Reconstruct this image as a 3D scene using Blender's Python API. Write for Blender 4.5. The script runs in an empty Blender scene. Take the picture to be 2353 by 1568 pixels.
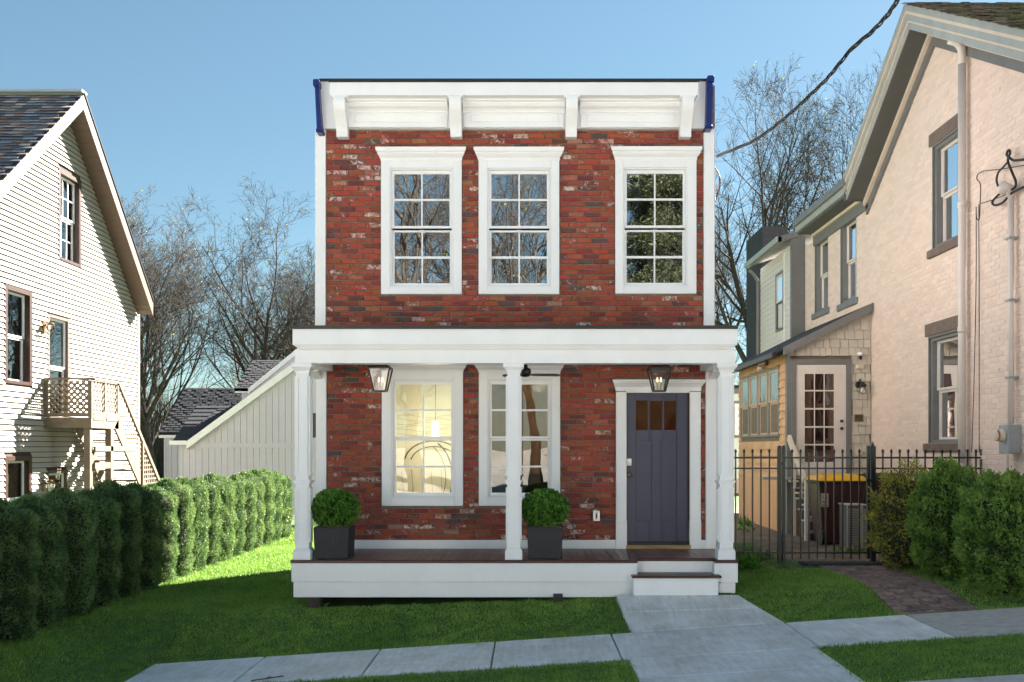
import bpy, math, random
import numpy as np
from mathutils import Vector, Matrix
R = random.Random(7)
NR = np.random.RandomState(11)
S = bpy.context.scene
C = S.collection
# ------------------------------------------------------------ camera, sky, sun
F = 2150.0; VX = 1215.0; VY = 1028.0; CZ = 1.72      # photo measured on a 2353 x 1568 sheet
cd = bpy.data.cameras.new('camera'); cam = bpy.data.objects.new('camera', cd); C.objects.link(cam)
cam.location = (0, 0, CZ); cam.rotation_euler = (math.radians(90), 0, 0)
cd.sensor_width = 36; cd.lens = 36 * F / 2353
cd.shift_x = -(VX - 1176.5) / 2353; cd.shift_y = (VY - 784) / 2353
cd.clip_end = 2000; cd.clip_start = .05
S.camera = cam
SUN = Vector((.90, 1.0, .86)).normalized()
w = bpy.data.worlds.new('World'); S.world = w; w.use_nodes = True
nt = w.node_tree; bg = nt.nodes['Background']
sky = nt.nodes.new('ShaderNodeTexSky'); sky.sky_type = 'NISHITA'; sky.sun_disc = False
sky.sun_elevation = math.asin(SUN.z); sky.sun_rotation = math.atan2(SUN.x, SUN.y)
sky.altitude = 0; sky.air_density = 1.0; sky.dust_density = 0.15; sky.ozone_density = 1.6
tn = nt.nodes.new('ShaderNodeMixRGB'); tn.blend_type = 'MULTIPLY'; tn.inputs[0].default_value = 1; tn.inputs[2].default_value = (.36, .46, .47, 1)
gm = nt.nodes.new('ShaderNodeGamma'); gm.inputs[1].default_value = .75; nt.links.new(sky.outputs[0], gm.inputs[0]); nt.links.new(gm.outputs[0], tn.inputs[1]); nt.links.new(tn.outputs[0], bg.inputs[0]); bg.inputs[1].default_value = 0.055
sd = bpy.data.lights.new('sun', 'SUN'); sun = bpy.data.objects.new('sun', sd); C.objects.link(sun)
sd.energy = 4.6; sd.angle = math.radians(.5); sd.color = (1, .93, .83)
sun.rotation_euler = SUN.to_track_quat('Z', 'Y').to_euler()
S.view_settings.view_transform = 'Standard'; S.view_settings.look = 'None'
S.view_settings.gamma = 1; S.view_settings.use_curve_mapping = False
S.view_settings.exposure = 3.1
try:
    S.cycles.max_bounces = 7; S.cycles.diffuse_bounces = 4; S.cycles.glossy_bounces = 3
    S.cycles.transparent_max_bounces = 10; S.cycles.use_denoising = True
except Exception: pass

# ------------------------------------------------------------ helpers
def PX(px, Y): return (px - VX) * Y / F
def PZ(py, Y): return CZ + (VY - py) * Y / F
def tag(o, label=None, cat=None, group=None, kind=None):
    if label: o['label'] = label
    if cat: o['category'] = cat
    if group: o['group'] = group
    if kind: o['kind'] = kind
    return o
def thing(name, label, cat, loc=(0, 0, 0), group=None, kind=None):
    o = bpy.data.objects.new(name, None); C.objects.link(o); o.location = loc
    o.empty_display_size = .2
    return tag(o, label, cat, group, kind)
def link(name, me, m, parent=None, world=True):
    o = bpy.data.objects.new(name, me); C.objects.link(o)
    if m is not None and not me.materials: me.materials.append(m)
    if parent is not None:
        o.parent = parent
        if world: o.matrix_parent_inverse = Matrix.Translation(-Vector(wloc(parent)))
    return o
def wloc(o):
    l = Vector(o.location)
    if o.type != 'EMPTY': return Vector((0, 0, 0))
    return l
class MB:
    def __init__(s): s.v = []; s.f = []; s.c = []; s.mi = []
    def add(s, vs, fs, col=None, mi=0):
        n = len(s.v); s.v += [tuple(v) for v in vs]; s.f += [tuple(i + n for i in f) for f in fs]
        s.c += [col] * len(vs); s.mi += [mi] * len(fs); return s
    def box(s, x0, x1, y0, y1, z0, z1, col=None, mi=0):
        vs = [(x, y, z) for x in (x0, x1) for y in (y0, y1) for z in (z0, z1)]
        return s.add(vs, [(0, 1, 3, 2), (4, 6, 7, 5), (0, 4, 5, 1), (2, 3, 7, 6), (0, 2, 6, 4), (1, 5, 7, 3)], col, mi)
    def frus(s, cx, cy, z0, z1, a0, b0, a1, b1):
        vs = [(cx + i * a, cy + j * b, z) for z, a, b in ((z0, a0, b0), (z1, a1, b1)) for i, j in ((-1, -1), (1, -1), (1, 1), (-1, 1))]
        return s.add(vs, [(3, 2, 1, 0), (4, 5, 6, 7), (0, 1, 5, 4), (1, 2, 6, 5), (2, 3, 7, 6), (3, 0, 4, 7)])
    def hexa(s, a, b):   # two matching 4-point loops
        return s.add(list(a) + list(b), [(3, 2, 1, 0), (4, 5, 6, 7), (0, 1, 5, 4), (1, 2, 6, 5), (2, 3, 7, 6), (3, 0, 4, 7)])
    def prism(s, pts, axis, lo, hi, mi=0):
        n = len(pts)
        def mk(p, t):
            if axis == 'x': return (t, p[0], p[1])
            if axis == 'y': return (p[0], t, p[1])
            return (p[0], p[1], t)
        vs = [mk(p, lo) for p in pts] + [mk(p, hi) for p in pts]
        fs = [tuple(range(n))[::-1], tuple(range(n, 2 * n))] + [(i, (i + 1) % n, n + (i + 1) % n, n + i) for i in range(n)]
        return s.add(vs, fs, mi=mi)
    def bar(s, p, q, w, h, up=(0, 0, 1)):
        p = Vector(p); q = Vector(q); d = (q - p).normalized(); u = Vector(up)
        r = d.cross(u)
        if r.length < 1e-4: r = d.cross(Vector((1, 0, 0)))
        r.normalize(); u = r.cross(d)
        o = [(-w / 2, -h / 2), (w / 2, -h / 2), (w / 2, h / 2), (-w / 2, h / 2)]
        return s.hexa([p + r * a + u * b for a, b in o], [q + r * a + u * b for a, b in o])
    def tube(s, pts, rad, n=8, caps=True):
        pts = [Vector(p) for p in pts]; rings = []
        if not hasattr(rad, '__len__'): rad = [rad] * len(pts)
        base = len(s.v); u = None; vs = []; fs = []
        for i, p in enumerate(pts):
            d = (pts[min(i + 1, len(pts) - 1)] - pts[max(i - 1, 0)]).normalized()
            if u is None: u = d.orthogonal().normalized()
            u = (u - d * u.dot(d)).normalized(); v = d.cross(u)
            for k in range(n):
                a = 2 * math.pi * k / n; vs.append(p + (u * math.cos(a) + v * math.sin(a)) * rad[i])
        for i in range(len(pts) - 1):
            for k in range(n):
                fs.append((i * n + k, i * n + (k + 1) % n, (i + 1) * n + (k + 1) % n, (i + 1) * n + k))
        if caps: fs += [tuple(range(n))[::-1], tuple(range((len(pts) - 1) * n, len(pts) * n))]
        return s.add(vs, fs)
    def lathe(s, c, prof, n=16, axis='z'):
        vs = []; fs = []
        for r_, h in prof:
            for k in range(n):
                a = 2 * math.pi * k / n; x, y = r_ * math.cos(a), r_ * math.sin(a)
                vs.append((c[0] + x, c[1] + y, c[2] + h) if axis == 'z' else ((c[0] + x, c[1] + h, c[2] + y) if axis == 'y' else (c[0] + h, c[1] + x, c[2] + y)))
        m = len(prof)
        for i in range(m - 1):
            for k in range(n): fs.append((i * n + k, i * n + (k + 1) % n, (i + 1) * n + (k + 1) % n, (i + 1) * n + k))
        fs += [tuple(range(n))[::-1], tuple(range((m - 1) * n, m * n))]
        return s.add(vs, fs)
    def mesh(s, name, smooth=False):
        me = bpy.data.meshes.new(name); me.from_pydata(s.v, [], s.f)
        if any(c is not None for c in s.c):
            at = me.color_attributes.new('bcol', 'FLOAT_COLOR', 'POINT')
            arr = np.array([c if c is not None else (1, 1, 1, 1) for c in s.c], dtype=np.float32).ravel()
            at.data.foreach_set('color', arr)
        if smooth: me.polygons.foreach_set('use_smooth', [True] * len(me.polygons))
        return me
    def build(s, name, m, parent=None, bevel=0, smooth=False, world=True, kind=None):
        o = link(name, s.mesh(name, smooth), m, parent, world)
        if bevel:
            b = o.modifiers.new('b', 'BEVEL'); b.width = bevel; b.segments = 1; b.limit_method = 'ANGLE'
        if kind: o['kind'] = kind
        return o
def npmesh(name, V, Fc, m, attr=None, smooth=False):
    me = bpy.data.meshes.new(name); k = Fc.shape[1]
    me.vertices.add(len(V)); me.vertices.foreach_set('co', V.astype(np.float32).ravel())
    me.loops.add(Fc.size); me.loops.foreach_set('vertex_index', Fc.astype(np.int32).ravel())
    me.polygons.add(len(Fc)); me.polygons.foreach_set('loop_start', np.arange(0, Fc.size, k, dtype=np.int32))
    me.update(calc_edges=True)
    if attr is not None:
        at = me.attributes.new('shade', 'FLOAT', 'POINT'); at.data.foreach_set('value', attr.astype(np.float32))
    if smooth: me.polygons.foreach_set('use_smooth', [True] * len(me.polygons))
    if m: me.materials.append(m)
    return me
def dup(root, loc, rz=None, sc=None, label=None, group=None):
    r = root.copy(); C.objects.link(r); r.location = loc
    if rz is not None: r.rotation_euler = (0, 0, rz)
    if sc is not None: r.scale = sc
    if label: r['label'] = label
    if group: r['group'] = group
    for ch in list(root.children):
        c = ch.copy(); C.objects.link(c); c.parent = r
        for g in list(ch.children):
            d = g.copy(); C.objects.link(d); d.parent = c
    return r

# ------------------------------------------------------------ materials
def nodes_of(name):
    m = bpy.data.materials.new(name); m.use_nodes = True
    t = m.node_tree; b = t.nodes['Principled BSDF']; return m, t, b
def N(t, kind, **kw):
    n = t.nodes.new('ShaderNode' + kind)
    for k, v in kw.items():
        if k in n.inputs: n.inputs[k].default_value = v
        else: setattr(n, k, v)
    return n
def pos(t, sx=1, sy=1, sz=1, obj=False):
    g = N(t, 'TexCoord').outputs['Object'] if obj else N(t, 'NewGeometry').outputs['Position']
    mp = N(t, 'Mapping'); mp.inputs['Scale'].default_value = (sx, sy, sz); t.links.new(g, mp.inputs[0]); return mp.outputs[0]
def mat(name, col, rough=.6, var=.1, scale=5, bump=0, bscale=60, rnd=0, metal=0, spec=.5, st=(1, 1, 1), obj=False, col2=None, dirt=0):
    m, t, b = nodes_of(name); L = t.links
    p = pos(t, *st, obj=obj)
    n = N(t, 'TexNoise', Scale=scale, Detail=6.0, Roughness=.65); L.new(p, n.inputs['Vector'])
    cr = N(t, 'ValToRGB'); L.new(n.outputs['Fac'], cr.inputs[0])
    c0 = [c * (1 - var) for c in col]; c1 = [min(1, c * (1 + var)) for c in (col2 or col)]
    cr.color_ramp.elements[0].position = .3; cr.color_ramp.elements[1].position = .7
    cr.color_ramp.elements[0].color = (*c0, 1); cr.color_ramp.elements[1].color = (*c1, 1)
    out = cr.outputs[0]
    if dirt:
        n3 = N(t, 'TexNoise', Scale=scale * .35 + .6, Detail=8.0, Roughness=.75); L.new(pos(t, 1, 1, .35, obj=obj), n3.inputs['Vector'])
        r3 = N(t, 'ValToRGB'); L.new(n3.outputs['Fac'], r3.inputs[0])
        r3.color_ramp.elements[0].position = .42; r3.color_ramp.elements[1].position = .75
        r3.color_ramp.elements[0].color = (1, 1, 1, 1); r3.color_ramp.elements[1].color = (1 - dirt, 1 - dirt * 1.1, 1 - dirt * 1.3, 1)
        mx = N(t, 'MixRGB', blend_type='MULTIPLY'); mx.inputs[0].default_value = 1
        L.new(out, mx.inputs[1]); L.new(r3.outputs[0], mx.inputs[2]); out = mx.outputs[0]
    if rnd:
        oi = N(t, 'ObjectInfo'); mr = N(t, 'MapRange'); mr.inputs[3].default_value = 1 - rnd; mr.inputs[4].default_value = 1 + rnd; L.new(oi.outputs['Random'], mr.inputs[0])
        mz = N(t, 'MixRGB', blend_type='MULTIPLY'); mz.inputs[0].default_value = 1; L.new(out, mz.inputs[1]); L.new(mr.outputs[0], mz.inputs[2]); out = mz.outputs[0]
    L.new(out, b.inputs['Base Color'])
    b.inputs['Roughness'].default_value = rough; b.inputs['Metallic'].default_value = metal
    b.inputs['Specular IOR Level'].default_value = spec
    if bump:
        n2 = N(t, 'TexNoise', Scale=bscale, Detail=5.0, Roughness=.6); L.new(p, n2.inputs['Vector'])
        bp = N(t, 'Bump', Strength=min(1, bump), Distance=.01); L.new(n2.outputs['Fac'], bp.inputs['Height'])
        L.new(bp.outputs[0], b.inputs['Normal'])
    return m
def brickmat(name, mode='red'):
    m, t, b = nodes_of(name); L = t.links
    a = N(t, 'Attribute', attribute_name='bcol')
    p = pos(t)
    n = N(t, 'TexNoise', Scale=22.0, Detail=8.0, Roughness=.8); L.new(p, n.inputs['Vector'])
    mul = N(t, 'MapRange'); mul.inputs[1].default_value = .3; mul.inputs[2].default_value = .7; mul.inputs[3].default_value = .95 if mode == 'paint' else .72; mul.inputs[4].default_value = 1.05 if mode == 'paint' else 1.28
    L.new(n.outputs['Fac'], mul.inputs[0])
    mx = N(t, 'MixRGB', blend_type='MULTIPLY'); mx.inputs[0].default_value = 1; L.new(a.outputs['Color'], mx.inputs[1]); L.new(mul.outputs[0], mx.inputs[2])
    out = mx.outputs[0]
    if mode == 'red':
        n2 = N(t, 'TexNoise', Scale=17.0, Detail=7.0, Roughness=.72, Distortion=.8); L.new(p, n2.inputs['Vector'])
        sb = N(t, 'Math', operation='ADD'); L.new(n2.outputs['Fac'], sb.inputs[0]); L.new(a.outputs['Alpha'], sb.inputs[1])
        r = N(t, 'ValToRGB'); r.color_ramp.elements[0].position = .985; r.color_ramp.elements[1].position = 1.0
        sc = N(t, 'Math', operation='MULTIPLY'); sc.inputs[1].default_value = .8; L.new(sb.outputs[0], sc.inputs[0])
        r.color_ramp.elements[0].position = .86; r.color_ramp.elements[1].position = .93
        L.new(sc.outputs[0], r.inputs[0])
        m2 = N(t, 'MixRGB'); L.new(r.outputs[0], m2.inputs[0]); L.new(out, m2.inputs[1]); m2.inputs[2].default_value = (.60, .47, .41, 1); out = m2.outputs[0]
    L.new(out, b.inputs['Base Color']); b.inputs['Roughness'].default_value = .8; b.inputs['Specular IOR Level'].default_value = .3
    n4 = N(t, 'TexNoise', Scale=70.0, Detail=5.0); L.new(p, n4.inputs['Vector'])
    bp = N(t, 'Bump', Strength=.7, Distance=.006); L.new(n4.outputs['Fac'], bp.inputs['Height']); L.new(bp.outputs[0], b.inputs['Normal'])
    return m
def glassmat(name, refl, tint=(.9, .95, .93), rough=.0, wav=.10, mx_=.95):
    m = bpy.data.materials.new(name); m.use_nodes = True; t = m.node_tree; L = t.links
    t.nodes.remove(t.nodes['Principled BSDF']); o = t.nodes['Material Output']
    tr = N(t, 'BsdfTransparent'); tr.inputs[0].default_value = (*tint, 1)
    gl = N(t, 'BsdfGlossy'); gl.inputs['Roughness'].default_value = rough; gl.inputs[0].default_value = (1, 1, 1, 1)
    n = N(t, 'TexNoise', Scale=1.6, Detail=1.5); L.new(pos(t), n.inputs['Vector'])
    bp = N(t, 'Bump', Strength=wav, Distance=.02); L.new(n.outputs['Fac'], bp.inputs['Height']); L.new(bp.outputs[0], gl.inputs['Normal'])
    lw = N(t, 'LayerWeight', Blend=.35)
    mr = N(t, 'MapRange'); mr.inputs[3].default_value = refl; mr.inputs[4].default_value = mx_; L.new(lw.outputs['Fresnel'], mr.inputs[0])
    ms = N(t, 'MixShader'); L.new(mr.outputs[0], ms.inputs[0]); L.new(tr.outputs[0], ms.inputs[1]); L.new(gl.outputs[0], ms.inputs[2])
    L.new(ms.outputs[0], o.inputs[0]); return m
def leafmat(name, dark, light, trans=.25, rough=.5, scale=3, spec=.4):
    m, t, b = nodes_of(name); L = t.links
    a = N(t, 'Attribute', attribute_name='shade')
    n = N(t, 'TexNoise', Scale=scale, Detail=4.0); L.new(pos(t), n.inputs['Vector'])
    ad = N(t, 'Math', operation='MULTIPLY_ADD'); ad.inputs[1].default_value = .9; L.new(n.outputs['Fac'], ad.inputs[0])
    h = N(t, 'Math', operation='MULTIPLY_ADD'); h.inputs[1].default_value = .9; h.inputs[2].default_value = -.4; L.new(a.outputs['Fac'], h.inputs[0]); L.new(h.outputs[0], ad.inputs[2])
    mx = N(t, 'MixRGB'); mx.inputs[1].default_value = (*dark, 1); mx.inputs[2].default_value = (*light, 1)
    L.new(ad.outputs[0], mx.inputs[0]); L.new(mx.outputs[0], b.inputs['Base Color'])
    b.inputs['Roughness'].default_value = rough; b.inputs['Specular IOR Level'].default_value = spec
    if trans:
        tl = N(t, 'BsdfTranslucent'); L.new(mx.outputs[0], tl.inputs[0])
        ms = N(t, 'MixShader'); ms.inputs[0].default_value = trans; L.new(b.outputs[0], ms.inputs[1]); L.new(tl.outputs[0], ms.inputs[2])
        L.new(ms.outputs[0], t.nodes['Material Output'].inputs[0])
    return m
def emis(name, col, s):
    m, t, b = nodes_of(name); b.inputs['Emission Color'].default_value = (*col, 1); b.inputs['Emission Strength'].default_value = s
    b.inputs['Base Color'].default_value = (*col, 1); return m

M_trim = mat('white_trim_paint', (.86, .86, .86), .45, .025, 3, .06, 25, dirt=.05)
M_trimw = mat('white_siding_paint', (.78, .78, .77), .55, .04, 4, .08, 30, dirt=.06)
M_cream = mat('porch_ceiling_paint', (.72, .70, .66), .6, .04, 3)
M_black = mat('black_metal', (.012, .012, .013), .35, .2, 20, metal=0, spec=.5)
M_edge = mat('black_drip_edge', (.02, .018, .016), .4, .25, 3)
M_blue = mat('blue_plastic', (.008, .02, .14), .35, .25, 12, .2, 40)
M_mortar = mat('dark_mortar', (.20, .155, .12), .95, .25, 30, .5, 120)
M_brick = brickmat('antique_brick')
M_deck = mat('mahogany_deck', (.15, .075, .058), .38, .35, 5, .12, 60, st=(8, .8, 8), col2=(.21, .12, .095), rnd=.25)
M_nose = mat('mahogany_edge', (.07, .02, .015), .4, .25, 5)
M_door = mat('slate_blue_door_paint', (.055, .053, .092), .42, .05, 5, .05, 50)
M_doorrec = M_door
M_brass = mat('aged_brass', (.35, .22, .1), .35, .2, 20, metal=1)
M_nickel = mat('brushed_nickel', (.55, .55, .55), .3, .1, 20, metal=1)
M_wood = mat('bare_oak_sill', (.42, .25, .11), .5, .25, 4, .1, 40, st=(1, 8, 8))
M_glass = glassmat('upper_window_glass', .42, (.7, .75, .75))
M_glassl = glassmat('lower_window_glass', .05, (.9, .92, .88))
M_glassd = glassmat('door_glass', .05, (.85, .58, .45), .04, .5)
M_glassn = glassmat('neighbour_window_glass', .13, (.7, .75, .75))
M_glasso = glassmat('lean_to_window_glass', .10, (.8, .8, .75), mx_=.35)
M_lglass = glassmat('lantern_glass', .12, (.96, .95, .9))
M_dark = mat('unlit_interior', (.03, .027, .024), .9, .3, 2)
M_room = mat('interior_cream_wall', (.72, .68, .53), .8, .05, 2)
M_roomk = mat('interior_ochre_wall', (.36, .19, .10), .8, .25, 1.5)
M_shadef = mat('window_shade_fabric', (.28, .29, .28), .9, .12, 2)
M_plant = mat('black_fibre_planter', (.018, .018, .02), .6, .3, 40, .5, 70)
M_box = leafmat('boxwood_leaves', (.025, .085, .010), (.17, .38, .05), .25, .45, 5)
M_hedge = leafmat('hedge_leaves', (.034, .085, .024), (.23, .34, .11), .3, .5, 6)
M_shrub = leafmat('yew_leaves', (.035, .10, .014), (.24, .38, .07), .25, .45, 4)
M_shruby = leafmat('gold_tipped_leaves', (.03, .06, .015), (.42, .38, .06), .25, .5, 7)
M_core = mat('inner_twigs', (.018, .022, .010), .9, .3, 10)
M_grass = leafmat('lawn_grass', (.09, .20, .030), (.36, .54, .10), .25, .55, 1.3)
M_soil = mat('lawn_soil', (.05, .11, .015), .95, .5, 8, .8, 60)
M_dirt = mat('bare_dirt', (.13, .095, .065), .95, .45, 4, .9, 30, col2=(.17, .12, .075))
M_conc = mat('broom_finished_concrete', (.74, .74, .72), .75, .14, 3, .45, 25, st=(7, 1, 1), dirt=.36, rnd=.05)
M_conc2 = mat('old_grey_concrete', (.45, .43, .40), .85, .18, 9, .5, 90, dirt=.15)
M_asph = mat('pale_bounce_road', (.40, .39, .37), .9, .3, 30, .5, 120)  # road made pale to bounce sunlight onto the porch
M_pave = mat('path_brick', (.15, .095, .08), .85, .35, 9, .6, 60, col2=(.22, .15, .125), rnd=.28)
M_mat = mat('black_rubber_mat', (.025, .027, .032), .8, .3, 20, .3, 60)
M_bark = mat('bark', (.036, .028, .022), .95, .35, 6, .6, 25, obj=True, col2=(.06, .05, .04))
M_bark2 = mat('dark_bark', (.055, .045, .036), .95, .35, 6, .6, 25, obj=True)
M_bud = leafmat('spring_buds', (.20, .19, .03), (.45, .42, .08), .4, .6, 8)
M_conif = leafmat('conifer_needles', (.022, .028, .010), (.06, .072, .026), .2, .6, 3)
M_vinyl = mat('cream_vinyl_siding', (.37, .34, .29), .5, .03, 3, dirt=.05)
M_lapshade = mat('siding_shadow_line', (.06, .04, .03), .9, .2, 10)  # dark brown stands in for the shadow lines under the clapboards
M_tan = mat('tan_trim', (.095, .062, .042), .55, .08, 4)
M_brown = mat('brown_window_trim', (.038, .017, .011), .4, .15, 5)
M_slate = brickmat('slate_roof', 'slate')
M_lat = mat('weathered_tan_wood', (.17, .13, .092), .75, .18, 8, .3, 40, dirt=.2)
M_rightw = brickmat('painted_brick', 'paint')
M_rightj = mat('painted_joint', (.70, .555, .47), .8, .08, 4, .3, 60)
M_greyt = mat('grey_house_trim', (.16, .155, .15), .5, .1, 4)
M_dgrey = mat('dark_grey_soffit', (.075, .075, .07), .6, .1, 4)
M_moul = mat('cream_moulding', (.62, .51, .41), .55, .06, 4)
M_lgrey = mat('light_grey_moulding', (.33, .335, .32), .5, .1, 4)
M_stone = mat('brown_stone', (.16, .115, .095), .9, .2, 10, .7, 60)
M_shing = mat('beige_shingles', (.54, .48, .40), .8, .07, 6, .3, 60, st=(6, 6, 1), rnd=.08)
M_shing_lit = mat('warm_lit_shingles', (.58, .33, .175), .8, .07, 6, .3, 60, st=(6, 6, 1), rnd=.1)  # beige shingles again, with warm bounced light painted into the colour
M_gap = mat('shingle_gap', (.16, .12, .09), .9, .2, 10)
M_wframe = mat('beige_sash', (.66, .58, .53), .5, .05, 5)
M_wframe_lit = mat('warm_lit_sash', (.50, .31, .19), .5, .05, 5)  # beige sash with the same warm light in its colour
M_barnw = mat('barn_grey_white_paint', (.57, .55, .61), .6, .04, 4, .08, 30, dirt=.08)
M_roofb = mat('charcoal_asphalt_shingle', (.03, .032, .038), .9, .35, 14, .7, 80)
M_iron = mat('black_fence_metal', (.012, .012, .014), .4, .2, 20)
M_bin = mat('maroon_bin_plastic', (.050, .012, .010), .4, .15, 5)
M_bronze = mat('dark_bronze', (.035, .022, .012), .35, .2, 20)
M_lid = mat('yellow_lid_plastic', (.80, .42, .012), .4, .06, 6)
M_acm = mat('grey_ac_metal', (.36, .33, .29), .5, .12, 8)
M_meter = mat('grey_meter_metal', (.30, .32, .33), .45, .08, 8)
M_cream2 = mat('cream_plastic', (.60, .50, .40), .5, .08, 8)
M_wire = mat('black_cable_rubber', (.015, .014, .013), .6, .2, 30)
M_wiret = mat('copper_coloured_wire', (.35, .10, .05), .5, .2, 30)
M_paper = mat('printed_sticker', (.45, .36, .32), .7, .1, 10)
M_bulb = emis('bulb_glow', (1, .78, .45), .25)
M_pend = emis('lit_pendant', (1, .8, .35), .5)

# ------------------------------------------------------------ ground
def lerp(xs, ys, x): return float(np.interp(x, xs, ys))
def sst(t): t = max(0, min(1, t)); return t * t * (3 - 2 * t)
YB, YF = 9.94, 8.72
def zs(X):
    z = -.327 + .0655 * max(-14, min(14, X))
    t = sst((X + 5.2) / 1.2); return z * t + (-.21) * (1 - t) if X < -3.95 else z
def zh(X): return lerp([-30, -9, -6.6, -5.6, -5, -2.5, .9, 2.4, 3.5, 6.3, 14, 40], [-.8, -.8, -.75, -.22, -.2, -.17, -.06, -.01, .1, .12, .35, .5], X)
def gz(X, Y):
    a = zs(X); b = zh(X); t = sst((Y - 9.94) / 1.1)
    if X < -6: a = b if Y > 9 else lerp([7, 9], [-.45, b], Y)
    z = a * (1 - t) + b * t
    return z
def sheet(name, xs, ys, fn, m, off=0, label=None, thick=0):
    mb = MB(); nx, ny = len(xs), len(ys)
    vs = [(x, y, fn(x, y) + off) for y in ys for x in xs]
    fs = [(j * nx + i, j * nx + i + 1, (j + 1) * nx + i + 1, (j + 1) * nx + i) for j in range(ny - 1) for i in range(nx - 1)]
    mb.add(vs, fs); o = mb.build(name, m, smooth=True); o['kind'] = 'structure'; return o
xs = sorted(set([-900, -300, -120, -60, -30, -20] + list(np.arange(-14, 14.01, .25)) + [20, 30, 60, 120, 300, 900]))
def fall(x, y): return gz(x, y) - (.05 if y < 7.35 else 0)
ys1 = list(np.arange(7.36, 13.2, .14)) + [13.5, 14, 15, 16, 18, 20, 23, 26, 30, 40, 60, 100, 200, 500, 1200]
# leave room under the slabs: ground sinks a little there
X_L, X_R = -3.98, 40
def walk_l(Y): return lerp([6.9, 8.72, 9.94, 10.86], [.955, .90, 1.09, 1.01], Y)
def walk_r(Y): return lerp([6.9, 8.72, 9.94, 10.86], [2.62, 2.72, 2.73, 2.44], Y)
def on_slab(x, y):
    if YF < y < YB and x > X_L: return True
    if 7.36 < y < YF and .92 < x < 2.66: return True
    if YB <= y < 10.9 and walk_l(y) < x < walk_r(y): return True
    return False
def on_path(x, y): return 3.95 < x < 4.82 and YB <= y < 12.8
def gfn(x, y): return gz(x, y) - (.07 if on_slab(x, y) else 0) - (.03 if on_path(x, y) else 0)
lawn = sheet('lawn', xs, ys1, gfn, M_soil)
kerb = MB()
xk = list(np.arange(-14, 14.1, 1.52))
kerb_o = thing('kerb', None, None, (0, 7.2, -.35), kind='structure')
for i in range(len(xk) - 1):
    a, b = xk[i] + .004, xk[i + 1] - .004
    k = MB(); k.hexa([(a, 7.14, zs(a) - .2), (b, 7.14, zs(b) - .2), (b, 7.36, zs(b) - .2), (a, 7.36, zs(a) - .2)],
                     [(a, 7.14, zs(a) - .03), (b, 7.14, zs(b) - .03), (b, 7.36, zs(b) + .012), (a, 7.36, zs(a) + .012)])
    k.build('kerb_stone', M_conc2, kerb_o, bevel=.01)
road = sheet('road', [-900, -60, -30] + list(np.arange(-14, 14.1, 1)) + [30, 60, 900], [-4.5, -2, 1, 4, 7.15], lambda x, y: zs(x) - .15, M_asph)
far = sheet('pale_ground', [-900, -60, -30] + list(np.arange(-14, 14.1, 1)) + [30, 60, 900], [-1200, -60, -20, -8, -4.5], lambda x, y: zs(x) - .02, M_conc2)  # unseen ground given pale paving to bounce sun onto the porch
far.name = 'bounce_ground'

# grass blades (one mesh, nobody could count it)
def grass(name, n, fx, fy, dens_fn, hmul=1.0):
    X = NR.uniform(fx[0], fx[1], n); Y = NR.uniform(fy[0], fy[1], n)
    keep = np.array([dens_fn(x, y) for x, y in zip(X, Y)]); X = X[keep]; Y = Y[keep]; n = len(X)
    Z = np.array([gz(x, y) for x, y in zip(X, Y)])
    a = NR.uniform(0, 2 * np.pi, n); wd = NR.uniform(.0025, .0055, n) * (Y / 9) ** .8; h = NR.uniform(.02, .05, n) * hmul
    cl = .75 + .5 * np.sin(X * 9 + np.sin(Y * 7) * 2) * np.sin(Y * 11 + np.sin(X * 5) * 2); h = h * np.clip(cl, .55, 1.2)
    la = NR.uniform(0, 2 * np.pi, n); ln = NR.uniform(.1, .9, n) * h
    V = np.zeros((n, 3, 3))
    Z = Z - .004
    V[:, 0] = np.stack([X - np.cos(a) * wd, Y - np.sin(a) * wd, Z - .004], 1)
    V[:, 1] = np.stack([X + np.cos(a) * wd, Y + np.sin(a) * wd, Z - .004], 1)
    V[:, 2] = np.stack([X + np.cos(la) * ln, Y + np.sin(la) * ln, Z + h], 1)
    sh = np.repeat(NR.uniform(0, 1, n), 3)
    me = npmesh(name, V.reshape(-1, 3), np.arange(n * 3).reshape(-1, 3), M_grass, sh)
    o = link(name, me, None); return o
def lawn_ok(x, y):
    if abs(x) > y * .60 + .3: return False
    e = R.uniform(0, .045)
    if all(on_slab(x + a, y + b) for a, b in ((e, 0), (-e, 0), (0, e), (0, -e))) or on_path(x, y): return False
    if x > 3.3 and y > 12.4 + R.uniform(-.1, .1): return False
    if -2.4 < x < 2.2 and y > 11.0: return False
    if x > -2.6 and y > 11.3 and x < 2.5: return False
    if x < -5.6: return False
    if x > 4.75 and YB < y: return R.random() < .35
    return True
g = grass('grass', 620000, (-7, 7.2), (7.37, 13.0), lawn_ok)
tag(g, 'short bright green lawn grass in front of the brick house', 'grass', kind='stuff')
g = grass('grass', 120000, (-5.6, -2.6), (13.0, 24.0), lambda x, y: True, 1.3)
tag(g, 'lawn grass behind the porch beside the hedge', 'grass', kind='stuff')

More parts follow.
